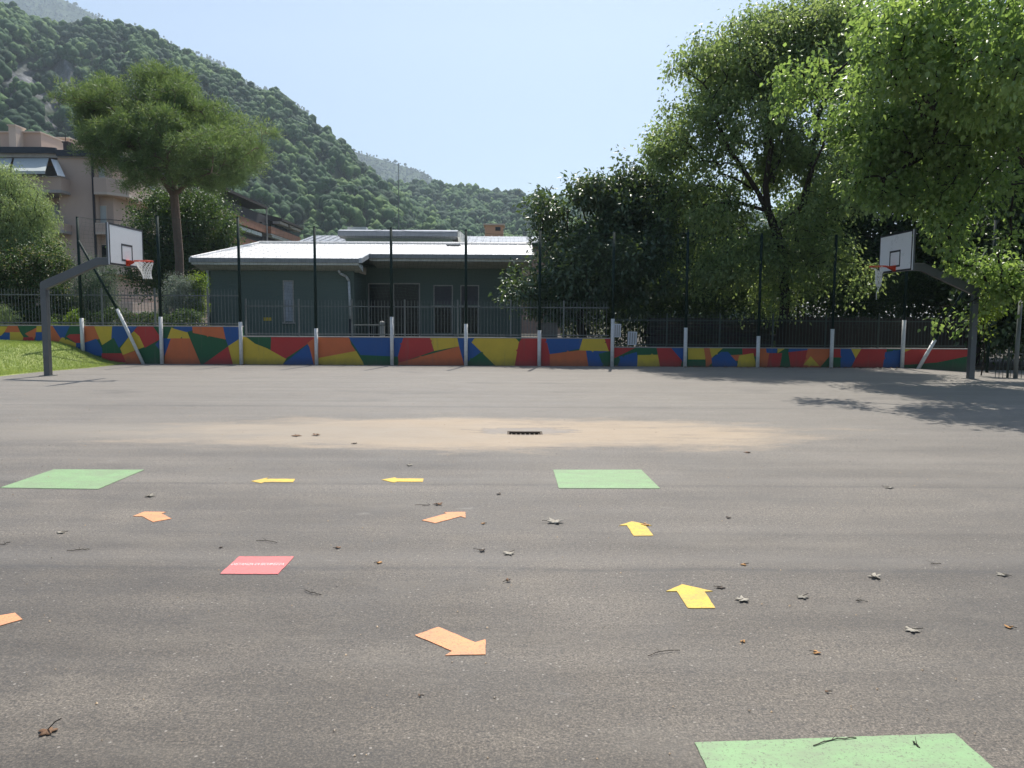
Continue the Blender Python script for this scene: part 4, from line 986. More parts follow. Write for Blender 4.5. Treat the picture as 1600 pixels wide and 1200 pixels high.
# aerials
def mast(label, px, pyt, pyb, Y, r, bars):
    p, q = P(px, pyt, Y), P(px, pyb, Y); b = MB().tube((p.x, Y, q.z), (p.x, Y, p.z), r, r * .6, 6)
    for (dx0, dx1, py) in bars:
        z = P(px, py, Y).z; b.tube((P(px + dx0, py, Y).x, Y, z), (P(px + dx1, py, Y).x, Y, z), r * .5, r * .5, 4)
        xx = P(px + dx0, py, Y).x
        while xx < P(px + dx1, py, Y).x: b.tube((xx, Y - .25, z), (xx, Y + .25, z), r * .3, r * .3, 4); xx += .25
    o = b.build('aerial_mast', M['iron_grey']); center_origin(o); tag(o, label, 'aerial')
mast('tall thin aerial mast rising above the middle of the green building roof', 622.5, 256, 384, 45, .03, [(0, 32, 350), (-2, 2, 322)])
mast('small television aerial beside the orange stair tower', 757, 330, 352, 130, .05, [(-3, 3, 334), (-4, 5, 341)])

# ------------------------------------------------------------------ beige apartment block on the left
AY = 60.0
ab = empty('apartment_block', (gx(100, AY), AY + 8, 0), 'tall beige pink apartment block with balconies, awnings and flat penthouse behind the left trees', 'building')
def ax(px, Y=AY): return P(px, 300, Y).x
def az(py, Y=AY, px=100): return P(px, py, Y).z
x0, x1, x2 = ax(-90), ax(92), ax(149); zroof = az(247)
fl = [az(305), az(305) - 3.0, az(305) - 6.0, az(305) - 9.0, az(305) - 12]   # balcony undersides
b = MB(); b.box(x1, x2, AY, AY + 14, -.3, zroof); b.box(x0, x1 - .003, AY + 1.6, AY + 14, -.3, zroof)
R0 = ax(176, AY + .6); Yr = AY + .6
b.box(x2 + .003, R0, Yr, AY + 14, -.3, zroof)
xe = ax(262, 74)
b.prism([(R0 + .003, Yr, -.3), (xe, 73, -.3), (xe, 80, -.3), (R0 + .003, 80, -.3)], (0, 0, zroof + .3))
b.build('wall', M['beige'], ab)
# flat roof edge, tiled slope, penthouse, chimney
b = MB(); zg_ = zroof
b.mat(0).box(x0, ax(80), AY - .5, AY - .3, zg_ + .28, zg_ + .72); b.prism([(ax(80), AY - .5, zg_ + .28), (x1 + .1, AY + .0 - .35, zg_ + .28), (x1 + .1, AY + .0 - .35, zg_ + .7), (ax(80), AY - .5, zg_ + .72)], (0, .2, 0))
b.box(x1 + .1, R0 + .6, AY - .35, AY - .15, zg_ + .1, zg_ + .55)
b.mat(1).box(x0, R0 + .6, AY - .149, AY + 14, zg_ + .004, zg_ + .3)
b.mat(0).prism([(R0 + .6, AY - .35, zg_ + .1), (xe + .8, 72.4, zg_ + .1), (xe + .8, 72.4, zg_ + .55), (R0 + .6, AY - .35, zg_ + .55)], (0, .2, 0))
b.mat(1).prism([(R0 + .6, AY - .14, zg_ + .004), (xe + .8, 72.7, zg_ + .004), (xe + .8, 80, zg_ + .004), (R0 + .6, 80, zg_ + .004)], (0, 0, .28))
b.mat(2).poly([(x0, AY - .3, zg_ + .55), (R0 + .6, AY - .1, zg_ + .5), (R0 - 1.5, AY + 6, zg_ + 1.7), (x0, AY + 6, zg_ + 1.7)])
b.poly([(R0 + .6, AY - .1, zg_ + .5), (xe + .8, 73, zg_ + .5), (xe - 2, 76, zg_ + 1.5), (R0 - 1.5, AY + 6, zg_ + 1.7)])
b.build('roof', [M['dark_gutter'], M['grey_trim'], M['tiles']], ab)
py_ = AY + 4
b = MB(); b.mat(0).box(ax(4, py_), ax(68, py_), py_, py_ + 9, zg_, az(208, py_)).box(ax(88, py_ + 5), ax(113, py_ + 5), py_ + 5, py_ + 9, zg_, az(217, py_ + 5))
b.mat(1).box(ax(2, py_), ax(69, py_), py_ - .15, py_ + 9.2, az(208, py_), az(206, py_)).box(ax(87, py_ + 5), ax(114, py_ + 5), py_ + 4.8, py_ + 9.2, az(217, py_ + 5), az(215, py_ + 5))
b.prism([(ax(113, py_ + 5), py_ + 4.9, az(220, py_ + 5)), (ax(150, 75), 76, az(232, 75)), (ax(150, 75), 76, az(229, 75)), (ax(113, py_ + 5), py_ + 4.9, az(216, py_ + 5))], (0, .3, 0))
b.build('penthouse', [M['beige'], M['beige_pale']], ab)
MB().box(ax(18, 63), ax(29, 63), 63, 64.2, zg_, az(197, 63)).box(ax(17, 63), ax(30, 63), 62.9, 64.3, az(197, 63), az(195, 63)).build('chimney', M['beige_pale'], ab)
b = MB().box(ax(104, 63), ax(112, 63), 62.8, 63.4, zg_ + .3, az(224, 63)); b.box(ax(103, 63), ax(113, 63), 62.7, 63.5, az(224, 63), az(222, 63)); b.tube((ax(106, 63), 63, az(222, 63)), (ax(106, 63), 63, az(205, 63)), .03, .03, 5)
b.build('chimney', M['dark_wall'], ab)
MB().tube((x2 - .1, AY - .1, zg_ + .1), (x2 - .1, AY - .1, 0), .09, .09, 8).build('downpipe', M['dark_wall'], ab)
for i, z in enumerate(fl):
    if z < 1: continue
    # left balconies: slab, rounded solid front, rail
    b = MB(); xb0 = ax(-90); xb1 = ax(96, AY - 1.2)
    b.mat(0).box(xb0, xb1, AY - 1.2, AY + 1.6, z, z + .22); b.mat(1).box(xb0, xb1 - .02, AY - 1.18, AY - 1.06, z + .22, z + (1.15 if i == 0 else .75)).box(xb1 - .14, xb1 - .02, AY - 1.06, AY, z + .22, z + (1.15 if i == 0 else .75))
    b.mat(0).box(xb0, xb1 + .02, AY - 1.24, AY - 1.02, z + (1.15 if i == 0 else .75), z + (1.22 if i == 0 else .8))
    if i: b.mat(2).box(xb0, xb1, AY - 1.14, AY - 1.1, z + 1.1, z + 1.14).box(xb0, xb1, AY - 1.14, AY - 1.1, z + .93, z + .96)
    b.build('balcony', [M['grey_trim'], M['beige'], M['dark_wall']], ab)
    for wx in (-50, 10, 62):
        a = ax(wx, AY + 1.6); w_ = MB().box(a - .06, a + 1.56, AY + 1.53, AY + 1.58, z + .23, z + 2.5).build('window', M['grey_trim'], ab)
        MB().box(a, a + 1.5, AY + 1.5, AY + 1.527, z + .25, z + 2.44).build('shutter', M['shutter_pale'] if i < 2 else M['glass'], w_)
    # right balconies, following the bent facade
    b = MB(); ya_, yb_ = Yr - 1.1, Yr; hgt = 1.0 if i == 0 else .6
    pl = [(x2 + .15, ya_), (R0 + .1, ya_), (R0 + 1.1, ya_ + 1.4), (R0 + .75, 67.5)]
    b.mat(0).prism([(q[0], q[1], z) for q in pl] + [(R0 - .55, 67.5, z), (R0 - .003, Yr, z), (x2 + .15, Yr - .003, z)], (0, 0, .2))
    for qa, qb in zip(pl[:-1], pl[1:]):
        dx, dy = qb[0] - qa[0], qb[1] - qa[1]; ln = math.hypot(dx, dy); nx, ny = -dy / ln * .1, dx / ln * .1
        foot = [(qa[0], qa[1]), (qb[0], qb[1]), (qb[0] + nx, qb[1] + ny), (qa[0] + nx, qa[1] + ny)]
        b.mat(1).prism([(f_[0], f_[1], z + .203) for f_ in foot], (0, 0, hgt)); b.mat(0).prism([(f_[0], f_[1], z + .206 + hgt) for f_ in foot], (0, 0, .06))
        if i: b.mat(2).tube((qa[0], qa[1] + .05, z + 1.14), (qb[0], qb[1] + .05, z + 1.14), .03, .03, 4)
    b.build('balcony', [M['beige_pale'], M['beige'], M['dark_wall']], ab)
    for yy in (63.6, 69.5):                                          # openings in the receding side
        xs_ = R0 + (xe - R0) * (yy - Yr) / (73 - Yr)
        w_ = MB().box(xs_ - .3, xs_ + .1, yy - .08, yy + 1.3, z + .2, z + 2.4).build('window', M['beige_pale'], ab); MB().box(xs_ - .2, xs_ + .13, yy, yy + 1.22, z + .25, z + 2.32).build('shutter', M['shutter_pale'], w_)
    a, c = ax(156, Yr), ax(165, Yr); w_ = MB().box(a - .07, c + .07, Yr - .04, Yr - .004, z + .2, z + 2.35).build('window', M['beige_pale'], ab)
    MB().box(a, c, Yr - .06, Yr - .042, z + .22, z + 2.28).build('shutter', M['awning_pale'] if i < 2 else M['glass'], w_)
# awnings
def awning(px0, px1, pyt, pyb, ytop, ybot, m, split=0):
    a, c = P(px0, pyt, ytop), P(px1, pyt, ytop); d, e = P(px0 - 4 + split, pyb, ybot), P(px1 - 6 + split, pyb, ybot)
    b = MB().prism([V3(a), V3(c), V3(e), V3(d)], (0, .04, -.05)); b.prism([V3(d), V3(e), (e.x, e.y, e.z - .22), (d.x, d.y, d.z - .22)], (0, .03, 0)); b.build('awning', m, ab)
awning(22, 76, 247, 267, AY - .1, AY - 1.9, M['awning_pale']); awning(-60, 19, 247, 263, AY - .1, AY - 1.9, M['awning_pale'])
def flap(pts, m): MB().prism([V3(P(*p)) for p in pts], (.02, .05, 0)).build('awning', m, ab)
flap([(79, 248, AY - .2), (89, 250, AY), (101, 276, AY - 1.0), (90, 274, AY - 1.6)], M['awning_white'])
flap([(170, 263, 62), (177, 262, 62.4), (198, 290, 63.4), (186, 287, 62.6)], M['awning_white'])
flap([(190, 331, 64.2), (195, 331, 64.4), (201, 346, 64.8), (197, 346, 64.2)], M['awning_white'])
flap([(192, 424, 64.2), (197, 424, 64.4), (206, 446, 64.8), (200, 446, 64.2)], M['awning_white'])
flap([(228, 286, 66), (234, 285, 66.4), (246, 302, 67), (240, 303, 66.2)], M['awning_white'])

# ------------------------------------------------------------------ brown building, seen in steep perspective
bb_ = empty('brown_apartment_building', (-46, 128, 0), 'dark apartment building with reddish brown balconies and sloping eaves below the wooded hill', 'building')
bx1, bx2, yc, yf, yn = -43.0, -41.0, 132.0, 150.0, 96.0
def zz(px, py, Y): return P(px, py, Y).z
zr1 = zz(409, 321, yc); zr2 = zz(471, 355, yf)
MB().box(bx1 - 14, bx1, yn, yf, -.3, zr1 - 1.3).box(bx1 + .003, bx2 - 1.5, yc, yf, -.3, zr2 - 1.2).build('wall', M['dark_wall'], bb_)
b = MB(); b.prism([(bx1 + 1.5, yn, zr1 - .6), (bx1 + 1.5, yn, zr1 - .2), (bx1 - 8, yn, zr1 + 2.6), (bx1 - 17, yn, zr1 - .2), (bx1 - 17, yn, zr1 - .6)], (0, yc - yn, 0))
b.prism([(bx2 + .7, yc + 4, zr2 - .5), (bx2 + .7, yc + 4, zr2 - .1), (bx2 - 9, yc + 4, zr2 + 2.2), (bx2 - 16, yc + 4, zr2 - .5)], (0, yf - yc - 4, 0))
b.mat(1).box(bx2 - 1, bx2 + .3, yc + 4.2, yc + 9, zr2 - 1.0, zr2 - .55).box(bx2 - 1, bx2 + .3, yc + 10.5, yf - .5, zr2 - 1.0, zr2 - .55)
b.build('roof', [M['plank_brown'], M['grey_trim']], bb_)
zt1 = zz(409, 353, yc); zb1 = zz(409, 358.5, yc)
for k in range(4):
    d = k * 3.1
    b = MB(); b.mat(0).box(bx1 + .003, bx1 + 1.3, yn, yc - .05, zt1 - 1.25 - d, zt1 - d).mat(2).box(bx1 + .003, bx1 + 1.36, yn, yc - .05, zt1 - d, zt1 + .1 - d)
    b.mat(1).box(bx1 + .003, bx1 + 1.1, yn + 6, yc - 2, zt1 - 2.0 - d, zt1 - 1.45 - d); b.build('balcony', [M['brown_wood'], M['awning_pale'], M['dark_wall']], bb_)
    b = MB(); b.mat(0).box(bx1 + .1, bx2 + .0, yc, yf + .2, zt1 - 1.2 - d, zt1 - .05 - d).mat(2).box(bx1 + .1, bx2 + .05, yc - .04, yf + .2, zt1 - .05 - d, zt1 + .05 - d)
    b.mat(1).box(bx2 - 1, bx2 - .15, yc + 1, yf - 3, zt1 - 1.75 - d, zt1 - 1.3 - d); b.mat(3).box(bx1 + .15, bx2 - .05, yc + .1, yf, zt1 - 1.5 - d, zt1 - 1.25 - d)
    b.build('balcony', [M['brown_wood'], M['awning_pale'], M['dark_wall'], M['grey_trim']], bb_)
MB().tube((bx1 + 1.4, yc - .3, zr1 - .3), (bx1 + 1.4, yc - .3, 0), .13, .13, 6).build('downpipe', M['grey_trim'], bb_)
for yy in (100, 106, 121): MB().box(bx1 - 7, bx1 - 6, yy, yy + 1, zr1 + 1.8, zr1 + 3.6).build('chimney', M['brown_plaster'], bb_)
for yy in (134.5, 139, 144): MB().box(bx2 - 1.497, bx2 - 1.44, yy, yy + 2, zt1 - 1, zt1 + 1.4).build('window', M['glass'], bb_)

# ------------------------------------------------------------------ things behind the right wall
r = MB()
rs = random.Random(9); xs0, xs1 = gx(1018, 28.2), gx(1205, 28.2); z = -.2; zt_ = zz(1100, 495, 28.2)
while z < zt_ - .05:
    h = rs.uniform(.09, .2); x = xs0 - rs.uniform(0, .2)
    while x < xs1:
        w_ = rs.uniform(.18, .6); r.box(x + .012, x + w_, 28.2 - rs.uniform(0, .05), 28.7, z + .01, z + h); x += w_
    z += h
o = r.build('stone_wall', M['stone']); center_origin(o); tag(o, 'dark wall of stacked rough stones behind the low painted wall under the trees', 'wall')
b = MB(); x = gx(1215, 28.0)
while x < gx(1530, 28.0):
    w_ = rs.uniform(.16, .22); b.box(x + .008, x + w_, 28.0 + rs.uniform(0, .02), 28.05, -.2, zz(1300, 496, 28) + rs.uniform(-.04, .04)); x += w_
b.box(gx(1215, 28.0), x, 28.06, 28.1, .4, .5).box(gx(1215, 28.0), x, 28.06, 28.1, 1.3, 1.4)
o = b.build('plank_fence', M['plank_brown']); center_origin(o); tag(o, 'weathered dark brown plank fence in shade behind the right end of the wall', 'fence')
def meter(px0, px1, pyt, pyb, Y, label, tilt):
    a, c = P(px0, pyt, Y), P(px1, pyb, Y); e = empty('meter_box', (a.x, Y, c.z), label, 'box', 'pale ribbed boxes above the wall'); wd = c.x - a.x; h = a.z - c.z
    e.rotation_euler = (0, tilt, 0)
    b = MB().box(0, wd, 0, .12, 0, h); me_ = b.build('housing', M['sign_white'], None, bevel=.01); me_.parent = e
    b = MB()
    for i in range(3): b.box(wd * (.16 + .27 * i), wd * (.28 + .27 * i), -.012, -.001, .03, h - .03)
    me_ = b.build('rib', M['fascia'], None); me_.parent = e
meter(958.5, 970, 506, 527, WY - .16, 'pale ribbed box hanging on the bars beside the tall white post', R(1))
meter(981, 994.5, 518, 539, WY + .02, 'pale ribbed box leaning on top of the low wall at the step', R(2))
a, c = P(845, 505, WY + .35), P(871, 530, WY + .35)
o = MB().box(a.x, c.x, WY + .3, WY + .36, .2, a.z).box(a.x - .03, c.x + .03, WY + .27, WY + .39, a.z, a.z + .02).build('grey_cabinet', M['concrete_dark']); center_origin(o); tag(o, 'dull grey flat cabinet behind the bars below the glossy dark tree', 'cabinet')

# ------------------------------------------------------------------ trees
# umbrella pine
Yp = 39.0
def pp(px, py, Y=Yp): return V3(P(px, py, Y))
tr = [(pp(281, 470)[0], Yp, -.3), pp(281, 450), pp(280, 400), pp(276, 350), pp(272, 305), pp(270, 290)]
limbs = [(4, pp(250, 275, 38.5), pp(225, 240, 38), pp(195, 225, 38)), (4, pp(262, 255, 39.5), pp(255, 205, 40), pp(250, 170, 40)), (5, pp(292, 262, 38.5), pp(318, 240, 38), pp(345, 215, 38.5)),
         (5, pp(283, 240, 40), pp(300, 190, 41)), (4, pp(300, 280, 38), pp(330, 270, 36.5)), (5, pp(262, 262, 37), pp(230, 262, 36)), (5, pp(275, 250, 37.5), pp(280, 205, 36.5))]
lob = [L_(180, 165, 39, 62, 2.2, 42), L_(130, 180, 38.5, 34, 1.5, 28), L_(240, 150, 40, 60, 2.2, 40), L_(310, 175, 39, 62, 2.3, 48), L_(362, 225, 39, 42, 2, 46), L_(240, 190, 36.8, 62, 1.6, 38), L_(320, 240, 37, 50, 1.8, 36), L_(190, 225, 37.5, 50, 1.8, 34), L_(250, 220, 41, 80, 2.0, 36), L_(215, 268, 38.5, 34, 1.5, 22), L_(350, 275, 38.5, 30, 1.3, 22), L_(235, 262, 37.4, 40, 1.3, 22), L_(305, 272, 37.4, 40, 1.3, 22), L_(160, 245, 38, 40, 1.4, 26), L_(385, 250, 38.8, 20, 1.2, 34)]
tree('umbrella_pine', 'large umbrella pine with wide domed crown and bare trunk, left of the green building', 'tree', tr, lob, 1700, 80, .20, M['leaf_pine'], M['bark_pine'], .215, 11, sub=(165, .9, .52), shaggy=.05, sigma=.15, droop=-.3, aspect=.14, hollow=.5, level=0, limbs=limbs, flat=.9, twig=.012, outward=1.3, fold=.1)
def simple_tree(name, label, px, Y, pyb, lobes, ncl, nl, ls, lm, rt, seed, bark_='bark_dark', group=None, cat='tree', **kw):
    b = P(px, pyb, Y); top = lobes[0][0]
    tr = [(b.x, Y, -.3), (b.x + .1, Y, top[2] * .3), (b.x * .7 + top[0] * .3, Y, top[2] * .6), (b.x * .4 + top[0] * .6, Y, top[2] * .95)]
    return tree(name, label, cat, tr, lobes, ncl, nl, ls, M[lm], M[bark_], rt, seed, group=group, **kw)
simple_tree('hornbeam_tree', 'dense dark green tree directly behind the pine trunk', 255, 44, 480, [L_(250, 360, 44, 46, 2, 62), L_(330, 350, 44, 40, 2, 44), L_(318, 400, 44, 46, 2, 42), L_(225, 410, 44, 30, 2, 50), L_(280, 420, 44, 50, 2, 40), L_(290, 330, 44.5, 50, 2, 34)], 560, 90, .13, 'leaf_hornbeam', .25, 12, sigma=.32, hollow=.6)
simple_tree('feathery_tree', 'pale green feathery tree at the left edge of the photo', 25, 30, 480, [L_(10, 330, 30, 62, 1.6, 52), L_(-40, 300, 30, 60, 1.6, 48), L_(48, 340, 30, 30, 1, 30), L_(0, 390, 30, 60, 1.5, 40), L_(52, 385, 30, 34, 1, 26), L_(10, 285, 30, 22, .8, 20)], 620, 90, .12, 'leaf_feather', .16, 13, sigma=.2, aspect=.22, droop=.9, hollow=.5)
simple_tree('flowering_shrub_tree', 'dark leafy small tree with cream flower tufts behind the left hoop pole', 55, 28.5, 500, [L_(45, 425, 28.5, 52, 1.1, 36), L_(-20, 430, 28.5, 50, 1.1, 40), L_(80, 410, 28.5, 26, .8, 30), L_(60, 465, 28.3, 45, .9, 30), L_(0, 470, 28.3, 45, .9, 30), L_(95, 470, 28.3, 20, .7, 34)], 420, 85, .085, 'leaf_flower', .1, 14, sigma=.17, hollow=.5,
            tintvar=lambda p, t, r: np.where(r.random(len(t)) < .16, 1, t * .35))
simple_tree('olive_shrub', 'grey green olive like shrub between the left hoop pole and its net', 142, 28.5, 515, [L_(140, 450, 28.5, 26, .7, 42), L_(158, 470, 28.5, 22, .7, 36), L_(120, 480, 28.5, 20, .6, 32), L_(165, 430, 28.5, 12, .5, 20)], 220, 80, .07, 'leaf_olive', .05, 15, sigma=.14, aspect=.3, hollow=.4, cat='shrub')
simple_tree('silver_shrub', 'silvery grey shrub beside the left corner of the green building', 285, 29.5, 520, [L_(282, 465, 29.5, 24, .6, 32), L_(270, 480, 29.5, 18, .6, 26), L_(292, 446, 29.5, 10, .4, 16)], 150, 75, .06, 'leaf_silver', .03, 16, sigma=.12, aspect=.4, hollow=.3, cat='shrub')
simple_tree('fresh_shrub', 'yellow green shrub squeezed between the silvery shrub and the green building', 310, 30, 520, [L_(306, 465, 30, 14, .5, 30), L_(312, 445, 30, 10, .4, 18), L_(303, 485, 30, 16, .5, 18)], 90, 75, .065, 'leaf_fresh', .03, 17, sigma=.12, hollow=.3, cat='shrub')
simple_tree('feathery_shrub', 'bright feathery shrub leaning over the wall at the left edge', 0, 26.6, 520, [L_(-10, 495, 26.6, 30, .35, 22), L_(8, 500, 26.6, 16, .3, 12)], 70, 80, .09, 'leaf_feather', .03, 18, sigma=.1, aspect=.15, droop=.5, hollow=.2, cat='shrub')
simple_tree('rose_bush', 'small leafy bush with pale tips growing over the wall beside the first net post', 110, 26.35, 520, [L_(110, 502, 26.35, 16, .2, 9), L_(84, 505, 26.35, 7, .2, 6), L_(118, 492, 26.35, 8, .2, 8)], 26, 40, .06, 'leaf_fresh', .012, 19, sigma=.07, hollow=.2, cat='shrub')
# dark hedge behind the left fence
rng = np.random.default_rng(21)
def hedge(label, xa, xb, ya, yb, h, n, seed, m, ls=.09):
    rg = np.random.default_rng(seed); root = empty('hedge', ((xa + xb) / 2, (ya + yb) / 2, 0), label, 'hedge', 'clipped hedges behind the painted wall')
    hh = lambda x: h * (1 + .06 * np.sin(x * 2.1) + .05 * np.sin(x * 5.3 + 1))
    p = np.stack([rg.uniform(xa, xb, n), rg.uniform(ya, yb, n), rg.random(n) ** .7], 1); p[:, 2] *= hh(p[:, 0]); sel = rg.random(n) < .6; p[sel, 1] = ya + rg.random(sel.sum()) ** 2 * .25
    D = rg.normal(size=(n, 3)) + np.array([0, -.6, .3]); leaves('foliage', p, D, rg.uniform(.6, 1.2, n) * ls, m, root, rg)
    b = MB(); x = xa + .1
    while x < xb - .1: b.path([(x, (ya + yb) / 2, -.3), (x + rg.uniform(-.1, .1), (ya + yb) / 2, h * .5), (x + rg.uniform(-.2, .2), (ya + yb) / 2, h * .9)], .018, 5); x += .35
    b.build('stems', M['bark_dark'], root)
hedge('low dark hedge behind the tall left wall, seen through its bars', -24, gx(322, 28), 27.3, 28.2, 1.75, 26000, 22, M['leaf_dark'])

# trees on the right
tr = [(P(873, 500, 28.8).x + 1.2, 28.8, -.3), pp(905, 500, 28.8), pp(905, 440, 28.8), pp(905, 380, 28.8)]
GL = [L_(878, 362, 28.8, 38, 1.2, 40), L_(868, 430, 28.5, 44, 1.2, 48), L_(935, 345, 29, 42, 1.4, 46), L_(935, 420, 28.4, 58, 1.3, 54), L_(1000, 340, 29.2, 48, 1.4, 58), L_(1000, 430, 28.5, 50, 1.2, 50), L_(808, 428, 28, 13, .4, 14), L_(812, 470, 28, 16, .5, 34), L_(858, 318, 29, 15, .7, 16), L_(918, 300, 29.2, 15, .7, 18), L_(965, 305, 29.4, 20, .8, 18), L_(1005, 282, 29.4, 20, .8, 20), L_(850, 480, 28, 32, .8, 20), L_(838, 345, 28.6, 12, .6, 12)]
tree('glossy_leaved_tree', 'broad dark tree with large glossy leaves glinting white, right end of the green building', 'tree', tr, GL, 800, 48, .19, M['leaf_glossy'], M['bark_dark'], .16, 31, sub=(110, .62, .42), sigma=.22, droop=.35, hollow=.4, aspect=.5)
Yb = 27.4
tr = [(pp(1226, 520, Yb)[0], Yb, -.3), pp(1226, 470, Yb), pp(1222, 400, Yb), pp(1212, 360, Yb), pp(1200, 330, Yb)]
limbs = [(4, pp(1184, 300, Yb), pp(1160, 262, 27.2), pp(1140, 235, 27), pp(1120, 190, 27)), (3, pp(1250, 325, 27), pp(1262, 280, 26.5), pp(1285, 230, 26), pp(1300, 170, 26)), (4, pp(1196, 290, 27.2), pp(1205, 230, 26.8), pp(1195, 150, 26)),
         (2, pp(1180, 370, 27.2), pp(1150, 400, 27.2)), (4, pp(1150, 315, 27.3), pp(1100, 320, 27.4)), (3, pp(1245, 342, 27.2), pp(1285, 335, 26.8))]
ML = [L_(1120, 110, 27.4, 66, 2, 40), L_(1082, 165, 27.8, 50, 1.6, 40), L_(1195, 105, 27.6, 68, 1.9, 52), L_(1262, 80, 28, 62, 2.0, 60), L_(1068, 238, 28, 52, 1.5, 36), L_(1150, 190, 26.8, 72, 1.8, 40), L_(1250, 170, 27.6, 66, 1.8, 52),
      L_(1058, 300, 28, 46, 1.3, 32), L_(1110, 350, 27.6, 56, 1.3, 36), L_(1290, 250, 27.6, 50, 1.7, 42), L_(1180, 410, 27.6, 54, 1.2, 34), L_(1290, 350, 26.6, 56, 1.4, 50), L_(1100, 420, 27.6, 48, 1.2, 34), L_(1028, 240, 28, 24, .9, 20), L_(1300, 420, 27.2, 48, 1.1, 34), L_(1225, 470, 27.4, 36, .8, 20),
      L_(1180, 80, 28.5, 60, 1.8, 40), L_(1235, 50, 28, 34, 1.2, 26), L_(1295, 30, 28, 40, 1.2, 34), L_(1330, 150, 27.8, 50, 1.4, 60), L_(1165, 262, 27.6, 50, 1.3, 34), L_(1225, 255, 28.2, 50, 1.3, 34), L_(1255, 310, 28.4, 40, 1.1, 30), L_(1130, 305, 28, 40, 1.1, 26), L_(1240, 30, 28.3, 40, 1.4, 26), L_(1330, 60, 28, 50, 1.6, 50), L_(1075, 75, 27.6, 22, .8, 18), L_(1200, 200, 28, 60, 1.6, 40)]
def gaps(q, holes=((1180, 300, 9), (1236, 278, 8))):
    d = Vector(q) - CAM; l = CM.transposed() @ d; px = 800 + F * l.x / -l.z; py = 600 - F * l.y / -l.z
    return all((px - a) ** 2 + (py - b_) ** 2 > r_ * r_ for a, b_, r_ in holes)
tree('leaning_maple_tree', 'tall maple with forked dark limbs and sky gaps, behind the middle right of the wall', 'tree', tr, ML, 1950, 54, .13, M['leaf_maple'], M['bark_dark'], .17, 32, keep=gaps, sub=(200, .85, .6), sigma=.22, droop=.55, hollow=.35, limbs=limbs, twig=.01, aspect=.6)
def clear_hoop(q):
    d = Vector(q) - CAM; l = CM.transposed() @ d; px = 800 + F * l.x / -l.z; py = 600 - F * l.y / -l.z
    arm_y = 412 + (px - 1420) * .4
    return not (1325 < px < 1445 and py > 325) and not (1440 < px < 1540 and abs(py - arm_y) < 24) and not (px < 1450 and py > 300 + (px - 1300) * .2)
# near maple, trunk just outside the frame, boughs over the court
tx = 15.6; ty = 22.6
tr = [(tx, ty, -.4), (tx - .05, ty, 1.8), (tx - .2, ty, 3.4), (tx - .2, ty - .1, 5.5), (tx, ty, 8), (tx, ty, 10.5)]
limbs = [(3, pp(1540, 195, 21), pp(1450, 240, 20.5), pp(1380, 280, 20.3)), (3, pp(1570, 120, 21), pp(1480, 70, 20.5), pp(1410, 10, 20.5)), (4, pp(1500, 20, 22), pp(1400, -20, 22)), (2, pp(1575, 440, 21), pp(1520, 470, 20.9), pp(1468, 480, 21))]
NL = [L_(1370, 110, 21.5, 60, 1.6, 60), L_(1450, 80, 20.5, 70, 1.8, 60), L_(1540, 60, 20, 80, 2.2, 70), L_(1400, 210, 20.8, 64, 1.7, 56), L_(1480, 200, 20, 72, 1.8, 60), L_(1570, 190, 19, 70, 2, 70), L_(1345, 290, 21.2, 36, 1.2, 34), L_(1420, 310, 20.3, 56, 1.5, 36), L_(1500, 310, 19.8, 66, 1.6, 50),
      L_(1590, 330, 19, 66, 1.8, 70), L_(1450, 360, 21, 40, 1.0, 22), L_(1545, 420, 20.6, 42, 1.1, 26), L_(1620, 430, 19.5, 50, 1.5, 40), L_(1500, 487, 21.3, 26, .6, 14), L_(1468, 480, 21.3, 12, .4, 10), L_(1330, 190, 22, 40, 1.3, 40), L_(1560, -40, 19.5, 90, 2.4, 50), L_(1430, -20, 20.5, 70, 2, 40), L_(1380, 60, 17, 60, 1.5, 44), L_(1290, 60, 19.5, 40, 1.1, 36), L_(1440, 30, 17, 60, 1.4, 50), L_(1490, 170, 17, 44, 1.2, 40), L_(1580, 200, 15.5, 56, 1.3, 46), L_(1262, 150, 18.5, 30, 1.0, 30), L_(1300, 230, 18.5, 26, .9, 24), L_(1330, 120, 17.5, 40, 1.3, 44), L_(1530, 120, 16, 60, 1.5, 46), L_(1600, 60, 15, 70, 1.6, 60), L_(1440, 120, 17.5, 50, 1.4, 40), L_(1690, 100, 19, 90, 2.5, 150), L_(1700, 330, 19, 80, 2.3, 90)]
tree('near_maple_tree', 'large sunlit maple with bright translucent leaves reaching over the court from the right edge', 'tree', tr, NL, 1700, 42, .135, M['leaf_near'], M['bark_dark'], .21, 33, keep=clear_hoop, sub=(170, .8, .5), sigma=.2, droop=.55, hollow=.3, limbs=limbs, twig=.009, aspect=.68)
# shrub by the pole
simple_tree('wall_shrub', 'sunlit shoots of a shrub behind the right basketball pole', 1532, 22.6, 575, [L_(1540, 478, 22.6, 10, .3, 26), L_(1552, 486, 22.6, 18, .3, 8), L_(1532, 500, 22.6, 10, .3, 14), L_(1545, 525, 22.6, 10, .3, 8)], 26, 45, .08, 'leaf_fresh', .02, 36, sigma=.09, hollow=.1, cat='shrub')
